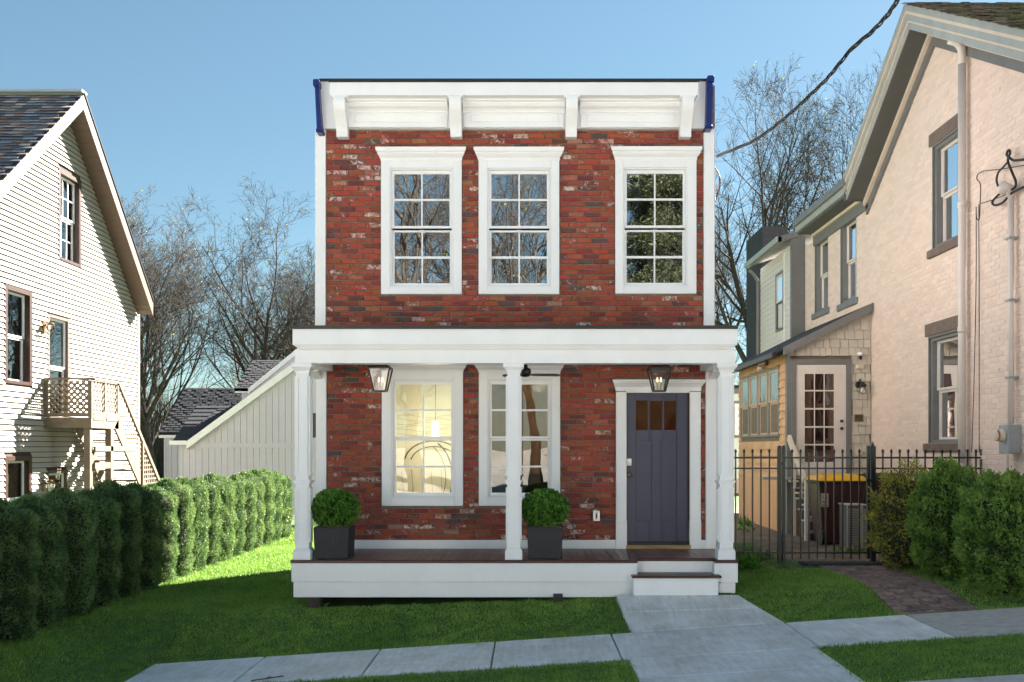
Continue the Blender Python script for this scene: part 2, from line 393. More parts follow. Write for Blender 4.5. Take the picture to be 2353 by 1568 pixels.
# sidewalk, walkway and their slabs
sw = thing('sidewalk', None, None, (0, 9.3, -.4), kind='structure')
def slab(parent, pts, m, nm='slab', g=.008, th=.09):
    c = [sum(p[i] for p in pts) / 4 for i in (0, 1)]
    q = [(p[0] + (g if p[0] < c[0] else -g), p[1] + (g if p[1] < c[1] else -g), p[2]) for p in pts]
    mb = MB(); mb.hexa([(a, b, z - th) for a, b, z in q], [(a, b, z + .008) for a, b, z in q])
    return mb.build(nm, m, parent, bevel=.009)
edges = [-3.98, -2.80, -1.574, -.357, .875, 2.72, 4.0]
for a, b in zip(edges[:-1], edges[1:]):
    slab(sw, [(a, YF, zs(a)), (b, YF, zs(b)), (b, YB, zs(b)), (a, YB, zs(a))], M_conc, 'slab')
for a, b in ((4.0, 5.52), (5.52, 7.04), (7.04, 8.56), (8.56, 10.08)):
    slab(sw, [(a, YF, zs(a)), (b, YF, zs(b)), (b, YB, zs(b)), (a, YB, zs(a))], M_conc2, 'slab')
wk = thing('front_walkway', None, None, (1.8, 10.4, -.2), kind='structure')
yy = [9.945, 10.42, 10.86]
for a, b in zip(yy[:-1], yy[1:]):
    def zz(Y, X): return lerp([9.94, 10.86], [zs(X), .0], Y)
    slab(wk, [(walk_l(a), a, zz(a, walk_l(a))), (walk_r(a), a, zz(a, walk_r(a))), (walk_r(b), b, zz(b, walk_r(b))), (walk_l(b), b, zz(b, walk_l(b)))], M_conc, 'slab', th=.16)
yy = [7.37, 8.0, 8.715]
for a, b in zip(yy[:-1], yy[1:]):
    slab(wk, [(.93, a, zs(.93)), (2.69, a, zs(2.69)), (2.69, b, zs(2.69)), (.93, b, zs(.93))], M_conc, 'slab')

# brick path, dirt yard, rubber mat
bp = thing('brick_path', None, None, (4.4, 11.4, 0), kind='structure')
bed = sheet('path_bed', [3.93, 4.2, 4.5, 4.84], list(np.arange(9.95, 12.96, .3)), lambda x, y: gz(x, y) - .012, M_dirt); bed.parent = bp; bed.matrix_parent_inverse = Matrix.Translation((-4.4, -11.4, 0)); del bed['kind']
row = 0; y = 9.97
while y < 12.75:
    x = 3.96 - (row % 2) * .05
    while x < 4.80:
        x1 = min(x + .2, 4.83)
        if x1 - max(x, 3.95) > .04:
            a, b = max(x, 3.95), x1 - .007; d = R.uniform(-.004, .004); c = y + .095
            mb = MB(); mb.hexa([(a, y, gz(a, y) - .03), (b, y, gz(b, y) - .03), (b, c, gz(b, c) - .03), (a, c, gz(a, c) - .03)],
                               [(a, y, gz(a, y) + d + .006), (b, y, gz(b, y) + R.uniform(-.003, .003) + .006), (b, c, gz(b, c) + d + .006), (a, c, gz(a, c) + R.uniform(-.003, .003) + .006)])
            mb.build('brick', M_pave, bp, bevel=.004)
        x += .205
    y += .101; row += 1
yard = sheet('dirt_yard', [2.7, 3.3, 4, 4.6, 5.2, 5.8, 6.28], list(np.arange(12.95, 25, .6)), lambda x, y: gz(x, y) + .01 + .01 * math.sin(x * 5 + y * 3), M_dirt)
mb = MB(); mb.box(3.75, 4.95, 12.72, 13.02, .10, .135); tag(mb.build('doormat', M_mat, bevel=.006), 'dark rubber mat lying across the brick path before the gate', 'mat')

# ------------------------------------------------------------ brick laying
def brickcol():
    u = R.random(); wh = R.random()
    if u < .60: c = (R.uniform(.26, .38), R.uniform(.052, .085), R.uniform(.030, .048))
    elif u < .80: c = (R.uniform(.19, .26), R.uniform(.036, .055), R.uniform(.026, .038))
    elif u < .905: c = (R.uniform(.13, .18), R.uniform(.036, .05), R.uniform(.03, .045))
    elif u < .94: c = (R.uniform(.09, .12), R.uniform(.06, .075), R.uniform(.055, .07))
    elif u < .985: c = (R.uniform(.30, .38), R.uniform(.09, .14), R.uniform(.05, .08))
    else: c = (.34, .18, .13)
    al = .37 if wh < .50 else (.46 if wh < .76 else (.53 if wh < .93 else .61))
    return (*c, al)
def one_brick(mb, a0, a1, z0, z1, face, depth, fn, col, j=.0025, ch=.005):
    # fn(a, d, z): a along the wall, d = distance out of the wall
    jj = lambda: R.uniform(-j, j)
    o = [(a0 + jj(), z0 + jj()), (a1 + jj(), z0 + jj()), (a1 + jj(), z1 + jj()), (a0 + jj(), z1 + jj())]
    ins = [(ch, ch), (-ch, ch), (-ch, -ch), (ch, -ch)]
    pr = R.uniform(-.003, .003) + face
    vs = [fn(a, 0, z) for a, z in o] + [fn(a, pr - ch, z) for a, z in o] + [fn(a + i[0] + jj(), pr, z + i[1] + jj()) for (a, z), i in zip(o, ins)]
    fs = [(0, 1, 5, 4), (1, 2, 6, 5), (2, 3, 7, 6), (3, 0, 4, 7), (4, 5, 9, 8), (5, 6, 10, 9), (6, 7, 11, 10), (7, 4, 8, 11), (8, 9, 10, 11)]
    mb.add(vs, fs, col)
def lay(parent, m, a0, a1, z0, z1, holes, fn, L=.2045, H=.0683, jt=.0145, colf=brickcol, singles=300, clip=None, face=.017, prio=None, j=.0035):
    bl = []; r = 0; z = z0
    while z < z1 - .02:
        zt = min(z + H, z1)
        a = a0 - (L / 2 if r % 2 else 0) + R.uniform(-.02, .02)
        while a < a1:
            ln = L * R.choice((1, 1, 1, 1, .98, 1.02))
            segs = [(max(a, a0), min(a + ln, a1))]
            for (h0, h1, hz0, hz1) in holes:
                if zt - .01 <= hz0 or z + .01 >= hz1: continue
                ns = []
                for s0, s1 in segs:
                    if s1 <= h0 or s0 >= h1: ns.append((s0, s1)); continue
                    if s0 < h0: ns.append((s0, h0))
                    if s1 > h1: ns.append((h1, s1))
                segs = ns
            for s0, s1 in segs:
                if s1 - s0 > .035 and (clip is None or clip(s0, z, s1, zt)): bl.append((s0 + jt / 2, s1 - jt / 2, z + jt / 2, zt - jt / 2))
            a += ln
        z += H; r += 1
    if prio: bl.sort(key=prio)
    for b in bl[:singles]:
        mb = MB(); one_brick(mb, *b, face, 0, fn, colf(), j); mb.build('brick', m, parent)
    mb = MB()
    for b in bl[singles:]: one_brick(mb, *b, face, 0, fn, colf(), j)
    if mb.v: mb.build('brickwork', m, parent, kind='stuff')
def holed(mb, a0, a1, z0, z1, holes, fn, d0, d1):
    """a wall slab between d0 and d1 with rectangular openings, built of butted boxes"""
    As = sorted(set([a0, a1] + [h for q in holes for h in q[:2]]))
    for s0, s1 in zip(As[:-1], As[1:]):
        if s1 <= a0 or s0 >= a1: continue
        zz_ = [(h[2], h[3]) for h in holes if h[0] < (s0 + s1) / 2 < h[1]]
        zz_.sort(); z = z0
        for b, t in zz_ + [(z1, z1)]:
            if b > z + 1e-4: mb.hexa([fn(s0, d0, z), fn(s1, d0, z), fn(s1, d0, b), fn(s0, d0, b)], [fn(s0, d1, z), fn(s1, d1, z), fn(s1, d1, b), fn(s0, d1, b)])
            z = max(z, t)

# ------------------------------------------------------------ THE BRICK HOUSE
WY = 12.2
def wx(px): return PX(px, WY)
def wz(py): return PZ(py, WY)
house = thing('brick_house', 'narrow two storey red brick house with white trim and front porch', 'house', (0, 12.2, -.05))
front = lambda a, d, z: (a, WY + .013 - d, z)
hx0, hx1 = wx(749), wx(1616.5)
up_w = [(876.2, 1061.2, 905.5, 1032.8, 0), (1100, 1285, 1129, 1256.8, 0), (1413.4, 1599.4, 1440.5, 1569.6, -1)]
lo_w = [(878, 1064.3, 909, 1036), (1100.4, 1287, 1129.8, 1258.6)]
holes = []
for a, b, c, d, o in up_w: holes.append((wx(a) + .05, wx(b) - .05, wz(672), wz(380)))
for a, b, c, d in lo_w: holes.append((wx(a) + .05, wx(b) - .05, wz(1157), wz(860)))
holes.append((wx(1436), wx(1586), .398, wz(899)))
mb = MB(); holed(mb, wx(727), wx(1643), -.05, wz(196), holes, front, 0, -.18)
mb.build('front_wall', M_mortar, house)
bh = []
for a, b, c, d, o in up_w: bh.append((wx(a), wx(b), wz(677), wz(346)))
for a, b, c, d in lo_w: bh.append((wx(a), wx(b), wz(1162), wz(830)))
bh.append((wx(1415), wx(1609), .39, wz(876)))
lay(house, M_brick, hx0, hx1, wz(747) - .03, wz(301), bh, front, prio=lambda b: (b[2] < 3.5, R.random()))
lay(house, M_brick, wx(750.5), wx(1621), wz(1241) - .0, wz(833), bh, front, singles=0)
# shell: side walls, back, roof, floors
D1 = 15.5  # unseen house depth cut short so sun lights the side lawn
mb = MB(); mb.box(wx(727), wx(727) + .15, WY + .20, D1, -.3, 6.25)
sw1 = mb.build('side_wall', M_trimw, house)
mb = MB(); mb.box(wx(1643) - .15, wx(1643), WY + .20, D1, -.3, 6.25); sw2 = mb.build('side_wall', M_trimw, house)
for sgn, wall in ((-1, sw1), (1, sw2)):
    xw = wx(727) if sgn < 0 else wx(1643); mb = MB(); z = -.25
    while z < 6.2:
        mb.add([(xw, WY + .2, z), (xw + sgn * .018, WY + .2, z), (xw + sgn * .004, WY + .2, z + .125), (xw, WY + .2, z + .125),
                (xw, D1, z), (xw + sgn * .018, D1, z), (xw + sgn * .004, D1, z + .125), (xw, D1, z + .125)],
               [(0, 1, 2, 3), (7, 6, 5, 4), (1, 5, 6, 2), (0, 4, 5, 1)]); z += .125
    mb.build('lap_siding', M_trimw, wall, kind='stuff')
mb = MB(); mb.box(wx(727) + .15, wx(1643) - .15, D1 - .15, D1, -.3, 6.25); mb.build('back_wall', M_trimw, house)
mb = MB(); mb.hexa([(wx(735), WY + .1, wz(196) - .1), (wx(1630), WY + .1, wz(196) - .1), (wx(1630), D1 + .1, 6.2), (wx(735), D1 + .1, 6.2)],
                   [(wx(735), WY + .1, wz(194)), (wx(1630), WY + .1, wz(194)), (wx(1630), D1 + .1, 6.32), (wx(735), D1 + .1, 6.32)]); mb.build('roof', M_roofb, house)
mb = MB(); mb.box(wx(727) + .15, wx(1643) - .15, WY + .2, D1 - .15, 2.85, 3.0); mb.build('upper_floor', M_dark, house)
mb = MB(); mb.box(wx(727) + .15, wx(1643) - .15, WY + .2, D1 - .15, .2, .38); mb.build('lower_floor', M_wood, house)
# corner boards
for a, b in ((725, 749), (1616.5, 1641)):
    mb = MB(); mb.box(wx(a), wx(b), WY - .03, WY + .2, wz(747) - .05, wz(298)); mb.build('corner_board', M_trim, house, bevel=.004)
for a, b in ((727, 750.5), (1621, 1645)):
    mb = MB(); mb.box(wx(a), wx(b), WY - .03, WY + .2, .398, wz(833)); mb.build('corner_board', M_trim, house, bevel=.004)
mb = MB(); mb.box(wx(750.5), wx(1415), WY - .025, WY + .013, .398, wz(1241)); mb.build('baseboard', M_trim, house, bevel=.004)
mb = MB(); mb.box(wx(1609), wx(1621), WY - .025, WY + .013, .398, wz(1241)); mb.build('baseboard', M_trim, house, bevel=.004)

# cornice
YC = 11.88
def cx(px, Y=YC): return PX(px, Y)
mb = MB(); mb.box(wx(737), wx(1625), WY - .06, WY + .2, wz(299), wz(190)); fz = mb.build('frieze', M_trim, house)
mb = MB(); mb.box(cx(757), cx(1605), YC, WY + .1, PZ(219, YC), PZ(189, YC)); mb.build('cornice_fascia', M_trim, house, bevel=.005)
mb = MB(); mb.box(cx(755.5), cx(1606.5), YC - .012, WY + .25, PZ(189, YC) + .001, PZ(182.5, YC)); mb.build('drip_edge', M_edge, house)
mb = MB(); mb.box(wx(737), wx(1628), WY - .09, WY + .3, wz(192), wz(187)); mb.build('roof_edge', M_edge, house)
brk = [(766, 800), (1030.5, 1063), (1297, 1329.5), (1561.5, 1594)]
zb0 = PZ(219, YC)
pan = [(800, 1030.5), (1063, 1297), (1329.5, 1561.5)]
for a, b in pan:
    a, b = wx(a) + .01, wx(b) - .0
    # stepped cove moulding under the soffit
    pr = [(WY - .06, zb0 - .16), (WY - .075, zb0 - .16), (WY - .075, zb0 - .145), (WY - .09, zb0 - .13), (WY - .09, zb0 - .115),
          (WY - .11, zb0 - .095), (WY - .15, zb0 - .075), (WY - .17, zb0 - .045), (WY - .17, zb0 - .03), (WY - .20, zb0 - .015), (WY - .20, zb0), (WY - .06, zb0)]
    mb = MB(); mb.prism([(y, z) for y, z in pr], 'x', a, b); mb.build('cove_moulding', M_trim, fz)
    x0, x1, z0, z1 = a + .09, b - .075, wz(287), wz(255)
    mb = MB(); t = .016
    holed(mb, a + .012, b - .012, wz(298), zb0 - .165, [(x0, x1, z0, z1)], lambda q, d, z: (q, WY - .06 - d, z), 0, .03)
    mb.box(x0 + t, x1 - t, WY - .066, WY - .061, z0 + t, z1 - t)
    mb.build('frieze_panel', M_trim, fz, bevel=.005)
for a, b in brk:
    m_ = (a + b) / 2; x0, x1 = PX(m_ - 13.2, 11.98), PX(m_ + 13.2, 11.98)
    zt = zb0 - .035; zb = PZ(315, 12.06)
    hgt = zt - zb; prof = []
    for k in range(15):   # scroll bracket outline, top to bottom
        t = k / 14; out = .235 * (1 - t) ** .8 + .075 + .035 * math.sin(t * 2 * math.pi) * (1 if t < .5 else .9)
        if t > .86: out = .105
        prof.append((WY - .06 - out + .02, zt - t * hgt))
    pts = prof + [(WY - .03, zb), (WY - .03, zt)]
    mb = MB(); mb.prism(pts, 'x', x0, x1); c = mb.build('bracket', M_trim, house, bevel=.004)
    mb = MB(); mb.box(x0 - .018, x1 + .018, WY - .335, WY - .05, zt, zb0 - .018); mb.box(x0 - .03, x1 + .03, WY - .318 - .0, WY - .05, zb0 - .018, zb0 - .001)
    mb.build('bracket_cap', M_trim, c, bevel=.003)
# blue wrapped roof ends
for a, b, t, q in ((718.5, 733, 181, 1), (1626, 1642, 172.5, -1)):
    Yk = 12.0; mb = MB()
    x0, x1 = PX(a, Yk), PX(b, Yk); z1 = PZ(t, Yk); z0 = PZ(t + 117, Yk); s = q * .055
    prof = [(0, z1), (.14, z1), (.14, z1 - .05), (.10, z1 - .09), (.10, z0 + .02), (.07, z0), (.02, z0), (0, z0 + .04), (-.01, z1 - .10)]
    xa, xb = (x0, x1)
    mb.hexa([(xa, Yk, z1 - .09), (xb, Yk, z1 - .09), (xb, Yk + .4, z1 - .09), (xa, Yk + .4, z1 - .09)], [(xa, Yk, z1), (xb, Yk, z1), (xb, Yk + .4, z1), (xa, Yk + .4, z1)])
    s = q * .03
    mb.hexa([(xa + s + .015, Yk + .02, z0), (xb + s - .0, Yk + .02, z0), (xb + s, Yk + .36, z0), (xa + s + .015, Yk + .36, z0)],
            [(xa + s * .3 + .01, Yk + .02, z1 - .088), (xb - .012, Yk + .02, z1 - .088), (xb - .012, Yk + .36, z1 - .088), (xa + s * .3 + .01, Yk + .36, z1 - .088)])
    mb.box(xa + s + .005, xb + s + .01, Yk + .01, Yk + .37, z0 - .03, z0 + .02)
    mb.build('gutter_end', M_blue, house, bevel=.012)
    o = C.objects[-1]; o['label'] = 'dark blue plastic covering the cornice end'

def hung_window(nm, parent, x0, x1, zb, zt, gx0, gx1, rows, Y, crown=None, header=0, glass=M_glass, nmid=None, mtrim=M_trim):
    """double hung window: casing is the part, sashes, panes and crown are its sub-parts"""
    mb = MB(); c = .035
    fx0, fx1 = gx0 - .05, gx1 + .05; fzt = rows[0][1] + .062; fzb = rows[-1][0] - .058
    holed(mb, x0, x1, zb, zt, [(fx0, fx1, fzb, fzt)], lambda a, d, z: (a, Y - d, z), -.013, .035)
    # stepped inner jamb
    holed(mb, fx0 + .0, fx1 - .0, fzb, fzt, [(fx0 + .018, fx1 - .018, fzb + .014, fzt - .018)], lambda a, d, z: (a, Y - d, z), -.12, .02)
    win = mb.build(nm, mtrim, parent, bevel=.004)
    up, lw = rows[:2], rows[2:]; xm = (gx0 + gx1) / 2; mt = .009
    for i, rr in enumerate((up, lw)):
        yo = .015 if i == 0 else .045
        mb = MB(); a0, a1 = gx0 - .031, gx1 + .031
        t0 = rr[0][1] + (.042 if i == 0 else .022); b0 = rr[1][0] - (.03 if i == 0 else .042)
        hs = [(gx0, xm - mt, r0, r1) for r0, r1 in rr] + [(xm + mt, gx1, r0, r1) for r0, r1 in rr]
        holed(mb, a0, a1, b0, t0, hs, lambda a, d, z: (a, Y - d, z), -yo - .035, -yo)
        mb.build('sash', mtrim, win)
        for r0, r1 in rr:
            for p0, p1 in ((gx0, xm - mt), (xm + mt, gx1)):
                mb = MB(); mb.box(p0 - .003, p1 + .003, Y + yo + .014, Y + yo + .018, r0 - .003, r1 + .003); mb.build('pane', glass, win)
    mb = MB(); mb.box(xm - .03, xm + .03, Y + .0, Y + .02, rows[2][1] + .004, rows[2][1] + .016); mb.build('sash_lock', mtrim, win)
    if crown:
        z0, z1, o = crown; H = z1 - z0
        prof = [(0, .0), (.045, 0), (.05, .14), (.05, .22), (.062, .30), (.085, .42), (.098, .55), (.098, .62), (.115, .68), (.125, .86), (.125, 1.0), (0, 1.0)]
        mb = MB()
        xs_ = []
        for d, t in prof: xs_.append((d, z0 + t * H))
        n = len(xs_); vs = []
        for side in (-1, 1):
            for d, z in xs_:
                e = max(0, d - .04) * o
                vs.append(((x0 - e) if side < 0 else (x1 + e), WY + .005 - d, z))
        mb.add(vs, [tuple(range(n))[::-1], tuple(range(n, 2 * n))] + [(i, (i + 1) % n, n + (i + 1) % n, n + i) for i in range(n)])
        mb.build('crown_moulding', mtrim, win)
    return win
for a, b, c, d, o in up_w:
    rows = [(wz(456.8 + o), wz(399.4 + o)), (wz(518.9 + o), wz(461 + o)), (wz(588 + o), wz(532 + o)), (wz(650 + o), wz(593 + o))]
    hung_window('window', house, wx(a), wx(b), wz(677 + o), wz(371 + o), wx(c), wx(d), rows, WY, (wz(371.5 + o), wz(344 + o), .72))
for i, (a, b, c, d) in enumerate(lo_w):
    rows = [(wz(940.5), wz(883.5)), (wz(1003), wz(945)), (wz(1070.5), wz(1013)), (wz(1133), wz(1075))]
    hung_window('window', house, wx(a), wx(b), wz(1162.5), wz(856), wx(c), wx(d), rows, WY, (wz(856.5), wz(834), .72), glass=M_glassl)
# rooms behind the glass
mb = MB(); xa, xb = wx(1070), wx(1085)
mb.box(xa, xb, WY + .25, D1 - .2, .38, 2.85); mb.build('room_partition', M_room, house)
mb = MB(); mb.box(wx(740), xa, WY + 1.25, WY + 1.30, .38, 2.85); rw = mb.build('room_wall', M_room, house)
mb = MB()   # lines reflected in the left window, modelled as brown strokes on the wall
def arc(cx_, cz_, rx, rz, a0, a1, th, n=26):
    p = []
    for k in range(n + 1):
        t = a0 + (a1 - a0) * k / n; p.append((cx_ + rx * math.cos(t), WY + 1.238, cz_ + rz * math.sin(t)))
    mb.tube(p, th, 4, False)
for k in range(7):
    zc = wz(950 + k * 9); p = [(wx(880) + q * .05, WY + 1.24, zc + .02 * math.sin(q * .5 + k * 1.7)) for q in range(26)]; mb.tube(p, .0022, 4, False)
arc(wx(975), wz(1065), .42, .30, .1, 3.0, .012); arc(wx(975), wz(1065), .33, .22, .1, 3.0, .009)
arc(wx(955), wz(1105), .38, .55, -.6, 1.1, .014); arc(wx(945), wz(1105), .34, .50, -.6, 1.1, .006)
for k in range(6): mb.tube([(wx(900 + k * 24), WY + 1.24, wz(1150)), (wx(893 + k * 25), WY + 1.24, wz(1090 - 6 * (k % 3)))], .003, 4, False)
mb.build('reflected_lines', M_nose, rw)
mb = MB(); mb.box(xb, wx(1643) - .15, WY + 2.2, WY + 2.25, .38, 2.85); mb.build('room_wall', M_roomk, house)
mb = MB(); mb.box(xb + .02, wx(1330), WY + 1.3, WY + 1.8, .38, 1.32); mb.build('kitchen_counter', M_dark, house)
mb = MB(); mb.tube([(wx(1247), WY + 1.5, 1.32), (wx(1247), WY + 1.5, 1.6), (wx(1250), WY + 1.5, 1.68), (wx(1257), WY + 1.5, 1.70), (wx(1264), WY + 1.5, 1.66), (wx(1265), WY + 1.5, 1.58)], .012, 8)
mb.build('kitchen_tap', M_brass, house, smooth=True)
for a, b, c, d, o in up_w:
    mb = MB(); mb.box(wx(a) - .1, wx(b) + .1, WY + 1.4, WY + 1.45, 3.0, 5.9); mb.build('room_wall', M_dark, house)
pend = thing('pendant_lamp', 'small lit pendant lamp seen through the lower left window', 'lamp', (wx(985), WY + .9, wz(985)))
mb = MB(); mb.tube([(0, 0, .1), (0, 0, .8)], .004, 6); mb.build('cord', M_black, pend, world=False)
mb = MB(); mb.lathe((0, 0, 0), [(.045, -.12), (.05, -.1), (.05, .1), (.03, .12)], 14); mb.build('lamp_shade', M_pend, pend, world=False)
def point(name, loc, e, col, r=.1):
    l = bpy.data.lights.new(name, 'POINT'); l.energy = e; l.color = col; l.shadow_soft_size = r
    o = bpy.data.objects.new(name, l); C.objects.link(o); o.location = loc; return o
lp = point('pendant_light', (wx(985), WY + .55, wz(985)), 4.0, (1, .90, .70), .25); lp.parent = pend; lp.matrix_parent_inverse = Matrix.Translation(-Vector(pend.location))
lk = thing('ceiling_lamp', 'round kitchen ceiling lamp inside behind the lower middle window', 'lamp', (wx(1240), WY + 1.0, 2.75))
mb = MB(); mb.lathe((0, 0, 0), [(.10, .02), (.10, .08)], 14); mb.build('lamp_shade', M_pend, lk, world=False)
lq = point('kitchen_light', (wx(1240), WY + 1.0, 2.6), 1.6, (1, .75, .45)); lq.parent = lk; lq.matrix_parent_inverse = Matrix.Translation(-Vector(lk.location))

# front door
dr0, dr1, dz0, dz1 = wx(1439.7), wx(1581), wz(1246), wz(902)
gx = [(wx(1461.8), wx(1490)), (wx(1493.5), wx(1523.5)), (wx(1527), wx(1555))]
dh = [(a, b, wz(988.3), wz(920.5)) for a, b in gx]
mb = MB(); ph = [(wx(1461.8), wx(1498.5), wz(1197.4), wz(1012.5)), (wx(1519.5), wx(1556), wz(1197.4), wz(1012.5))]
holed(mb, dr0, dr1, dz0, dz1, dh + ph, lambda a, d, z: (a, WY + .05 - d, z), 0, .022)
holed(mb, dr0, dr1, dz0, dz1, dh, lambda a, d, z: (a, WY + .05 - d, z), -.03, -.0005)
door = mb.build('front_door', M_door, house, bevel=.003)
for a, b, z0, z1 in dh:
    mb = MB(); mb.box(a, b, WY + .055, WY + .06, z0, z1); mb.build('pane', M_glassd, door)
for a, b, z0, z1 in ph:
    mb = MB(); mb.box(a + .0, b - .0, WY + .044, WY + .052, z0, z1); mb.build('door_panel', M_door, door)
mb = MB(); mb.box(wx(1440.5), wx(1451.5), WY + .002, WY + .03, wz(1071), wz(1054)); mb.lathe((wx(1446), WY + .002, wz(1066)), [(.022, 0), (.02, -.016)], 14, 'y'); mb.build('keypad_lock', M_nickel, door, bevel=.004)
mb = MB(); mb.lathe((wx(1446), WY + .025, wz(1091)), [(.03, 0), (.03, -.008), (.012, -.012), (.012, -.04), (.026, -.05), (.028, -.065), (.018, -.078)], 14, 'y'); mb.build('door_knob', M_brass, door, smooth=True)
mb = MB(); mb.box(dr0 - .01, dr1 + .02, WY - .04, WY + .1, wz(1252), wz(1246)); mb.build('threshold', M_black, door)
mb = MB(); mb.box(wx(1437.7), wx(1586), WY - .06, WY + .1, .399, wz(1252.3)); mb.build('door_sill', M_wood, house, bevel=.003)
mb = MB()
for a, b in ((1415, 1439), (1584, 1609)):
    x0, x1 = wx(a), wx(b)
    mb.box(x0, x1, WY - .045, WY + .013, .399, wz(901))
cas = mb.build('door_casing', M_trim, house, bevel=.003)
for a, b in ((1415, 1439), (1584, 1609)):
    x0, x1 = wx(a), wx(b)
    for (t, q) in ((925, 1017), (1023, 1104), (1109, 1190)):
        mb = MB(); holed(mb, x0 + .012, x1 - .012, wz(q), wz(t), [(x0 + .03, x1 - .03, wz(q) + .02, wz(t) - .02)], lambda c, d, z: (c, WY - .045 - d, z), 0, .006)
        mb.build('pilaster_panel', M_trim, cas)
    mb = MB(); mb.box(x0 - .004, x1 + .004, WY - .055, WY + .013, .399, wz(1196)); mb.build('plinth', M_trim, cas, bevel=.003)
mb = MB(); mb.box(wx(1439), wx(1584), WY - .03, WY + .05, wz(903), wz(897)); mb.box(wx(1433), wx(1590), WY - .035, WY + .013, wz(897), wz(893)); mb.build('door_head', M_trim, cas)
prof = [(0, 0), (.05, 0), (.055, .35), (.07, .45), (.09, .6), (.115, .72), (.115, .8), (.135, .85), (.135, 1), (0, 1)]
z0, z1 = wz(899), wz(874); mb = MB(); vs = []
for side in (-1, 1):
    for d, t in prof: vs.append((wx(1415) - max(0, d - .045) * .6 if side < 0 else wx(1609) + max(0, d - .045) * .6, WY + .005 - d, z0 + t * (z1 - z0)))
n = len(prof); mb.add(vs, [tuple(range(n))[::-1], tuple(range(n, 2 * n))] + [(i, (i + 1) % n, n + (i + 1) % n, n + i) for i in range(n)])
mb.build('crown_moulding', M_trim, cas)
ob = thing('outlet_box', 'grey weatherproof outlet box on the brick wall left of the front door', 'outlet', (wx(1370), WY, wz(1185)))
mb = MB(); mb.box(-.047, .047, -.05, .0, -.07, .07); mb.build('cover', M_nickel, ob, bevel=.006, world=False)
mb = MB(); mb.box(-.014, .014, -.056, -.05, -.045, .045); mb.build('flap', M_meter, ob, bevel=.003, world=False)
mb = MB(); mb.box(-.006, .008, -.06, -.0562, -.02, .02); mb.build('latch', M_black, ob, world=False)

# ---- porch
PY = 10.97; DZ = .399
def px_(p, Y=PY): return PX(p, Y)
porch = thing('tmp', None, None)   # replaced by house as parent
bpy.data.objects.remove(porch); porch = house
mb = MB(); mb.box(px_(670, 10.86), px_(1696.5, 10.86), 10.86, WY - .035, PZ(756, 10.86), PZ(748, 10.86)); mb.build('porch_roof', M_edge, porch)
mb = MB(); mb.box(px_(672, 10.88), px_(1695, 10.88), 10.88, WY - .035, PZ(793, 10.88), PZ(756.2, 10.88)); mb.build('porch_fascia', M_trim, porch, bevel=.004)
mb = MB(); zt = PZ(793, 10.88) - .001
for k, (dy, dz) in enumerate(((.018, 0), (.032, .012), (.05, .024), (.066, .034))):
    mb.box(px_(673, 10.88) + dy, px_(1694, 10.88) - dy, 10.88 + dy, 11.3, zt - dz - .011, zt - dz)
mb.build('porch_moulding', M_trim, porch)
mb = MB(); xa, xb = px_(677, PY), px_(1690, PY); zb, zt = PZ(835, PY), zt - .046
mb.box(xa, xb, PY, PY + .2, zb, zt); mb.box(xa, xa + .2, PY + .2, WY - .035, zb, zt); mb.box(xb - .2, xb, PY + .2, WY - .035, zb, zt)
mb.build('porch_beam', M_trim, porch, bevel=.004)
mb = MB(); n = 24; w_ = (xb - xa - .4) / n
for i in range(n): mb.box(xa + .2 + i * w_ + .002, xa + .2 + (i + 1) * w_ - .002, PY + .2, WY - .035, 2.80, 2.82)
mb.build('porch_ceiling', M_cream, porch)
def column(cxp):
    x = PX(cxp, PY + .08); y = PY + .09; z0 = DZ; zt = PZ(835, PY); h = .079
    mb = MB(); mb.frus(x, y, z0 + .12, zt - .05, h, h, h - .004, h - .004)
    col = mb.build('column', M_trim, porch, bevel=.004)
    mb = MB(); mb.box(x - .102, x + .102, y - .102, y + .102, z0, z0 + .105); mb.frus(x, y, z0 + .105, z0 + .135, .1, .1, .082, .082); mb.build('column_base', M_trim, col, bevel=.004)
    mb = MB(); mb.frus(x, y, zt - .085, zt - .045, .084, .084, .118, .118); mb.box(x - .12, x + .12, y - .12, y + .12, zt - .045, zt - .0015); mb.box(x - .088, x + .088, y - .088, y + .088, zt - .105, zt - .085); mb.build('capital', M_trim, col, bevel=.003)
    zm = PZ(1107, PY); mb = MB(); mb.box(x - .102, x + .102, y - .102, y + .102, zm - .01, zm + .012); mb.box(x - .09, x + .09, y - .09, y + .09, zm - .03, zm - .01); mb.build('belt_moulding', M_trim, col, bevel=.003)
    for a, b in ((z0 + .20, zm - .07), (zm + .07, zt - .15)):
        for ax in ('f', 'l', 'r'):
            fn = {'f': lambda q, d, z: (x + q, y - h - d + .004, z), 'l': lambda q, d, z: (x - h - d + .004, y + q, z), 'r': lambda q, d, z: (x + h + d - .004, y + q, z)}[ax]
            mb = MB(); holed(mb, -.062, .062, a, b, [(-.042, .042, a + .022, b - .022)], fn, 0, .018); mb.build('column_panel', M_trim, col)
for c_ in (697.5, 1180.5, 1666.5): column(c_)
# half columns against the wall
for a, q in ((733, 1), (1637, -1)):
    mb = MB(); x = wx(a); zt = PZ(835, PY)
    mb.hexa([(x - .05, WY - .3, zt - .02), (x + .05, WY - .3, zt - .02), (x + .05, WY - .032, zt - .10), (x - .05, WY - .032, zt - .10)],
            [(x - .05, WY - .3, zt - .002), (x + .05, WY - .3, zt - .002), (x + .05, WY - .032, zt - .002), (x - .05, WY - .032, zt - .002)])
    mb.build('beam_bracket', M_trim, porch)
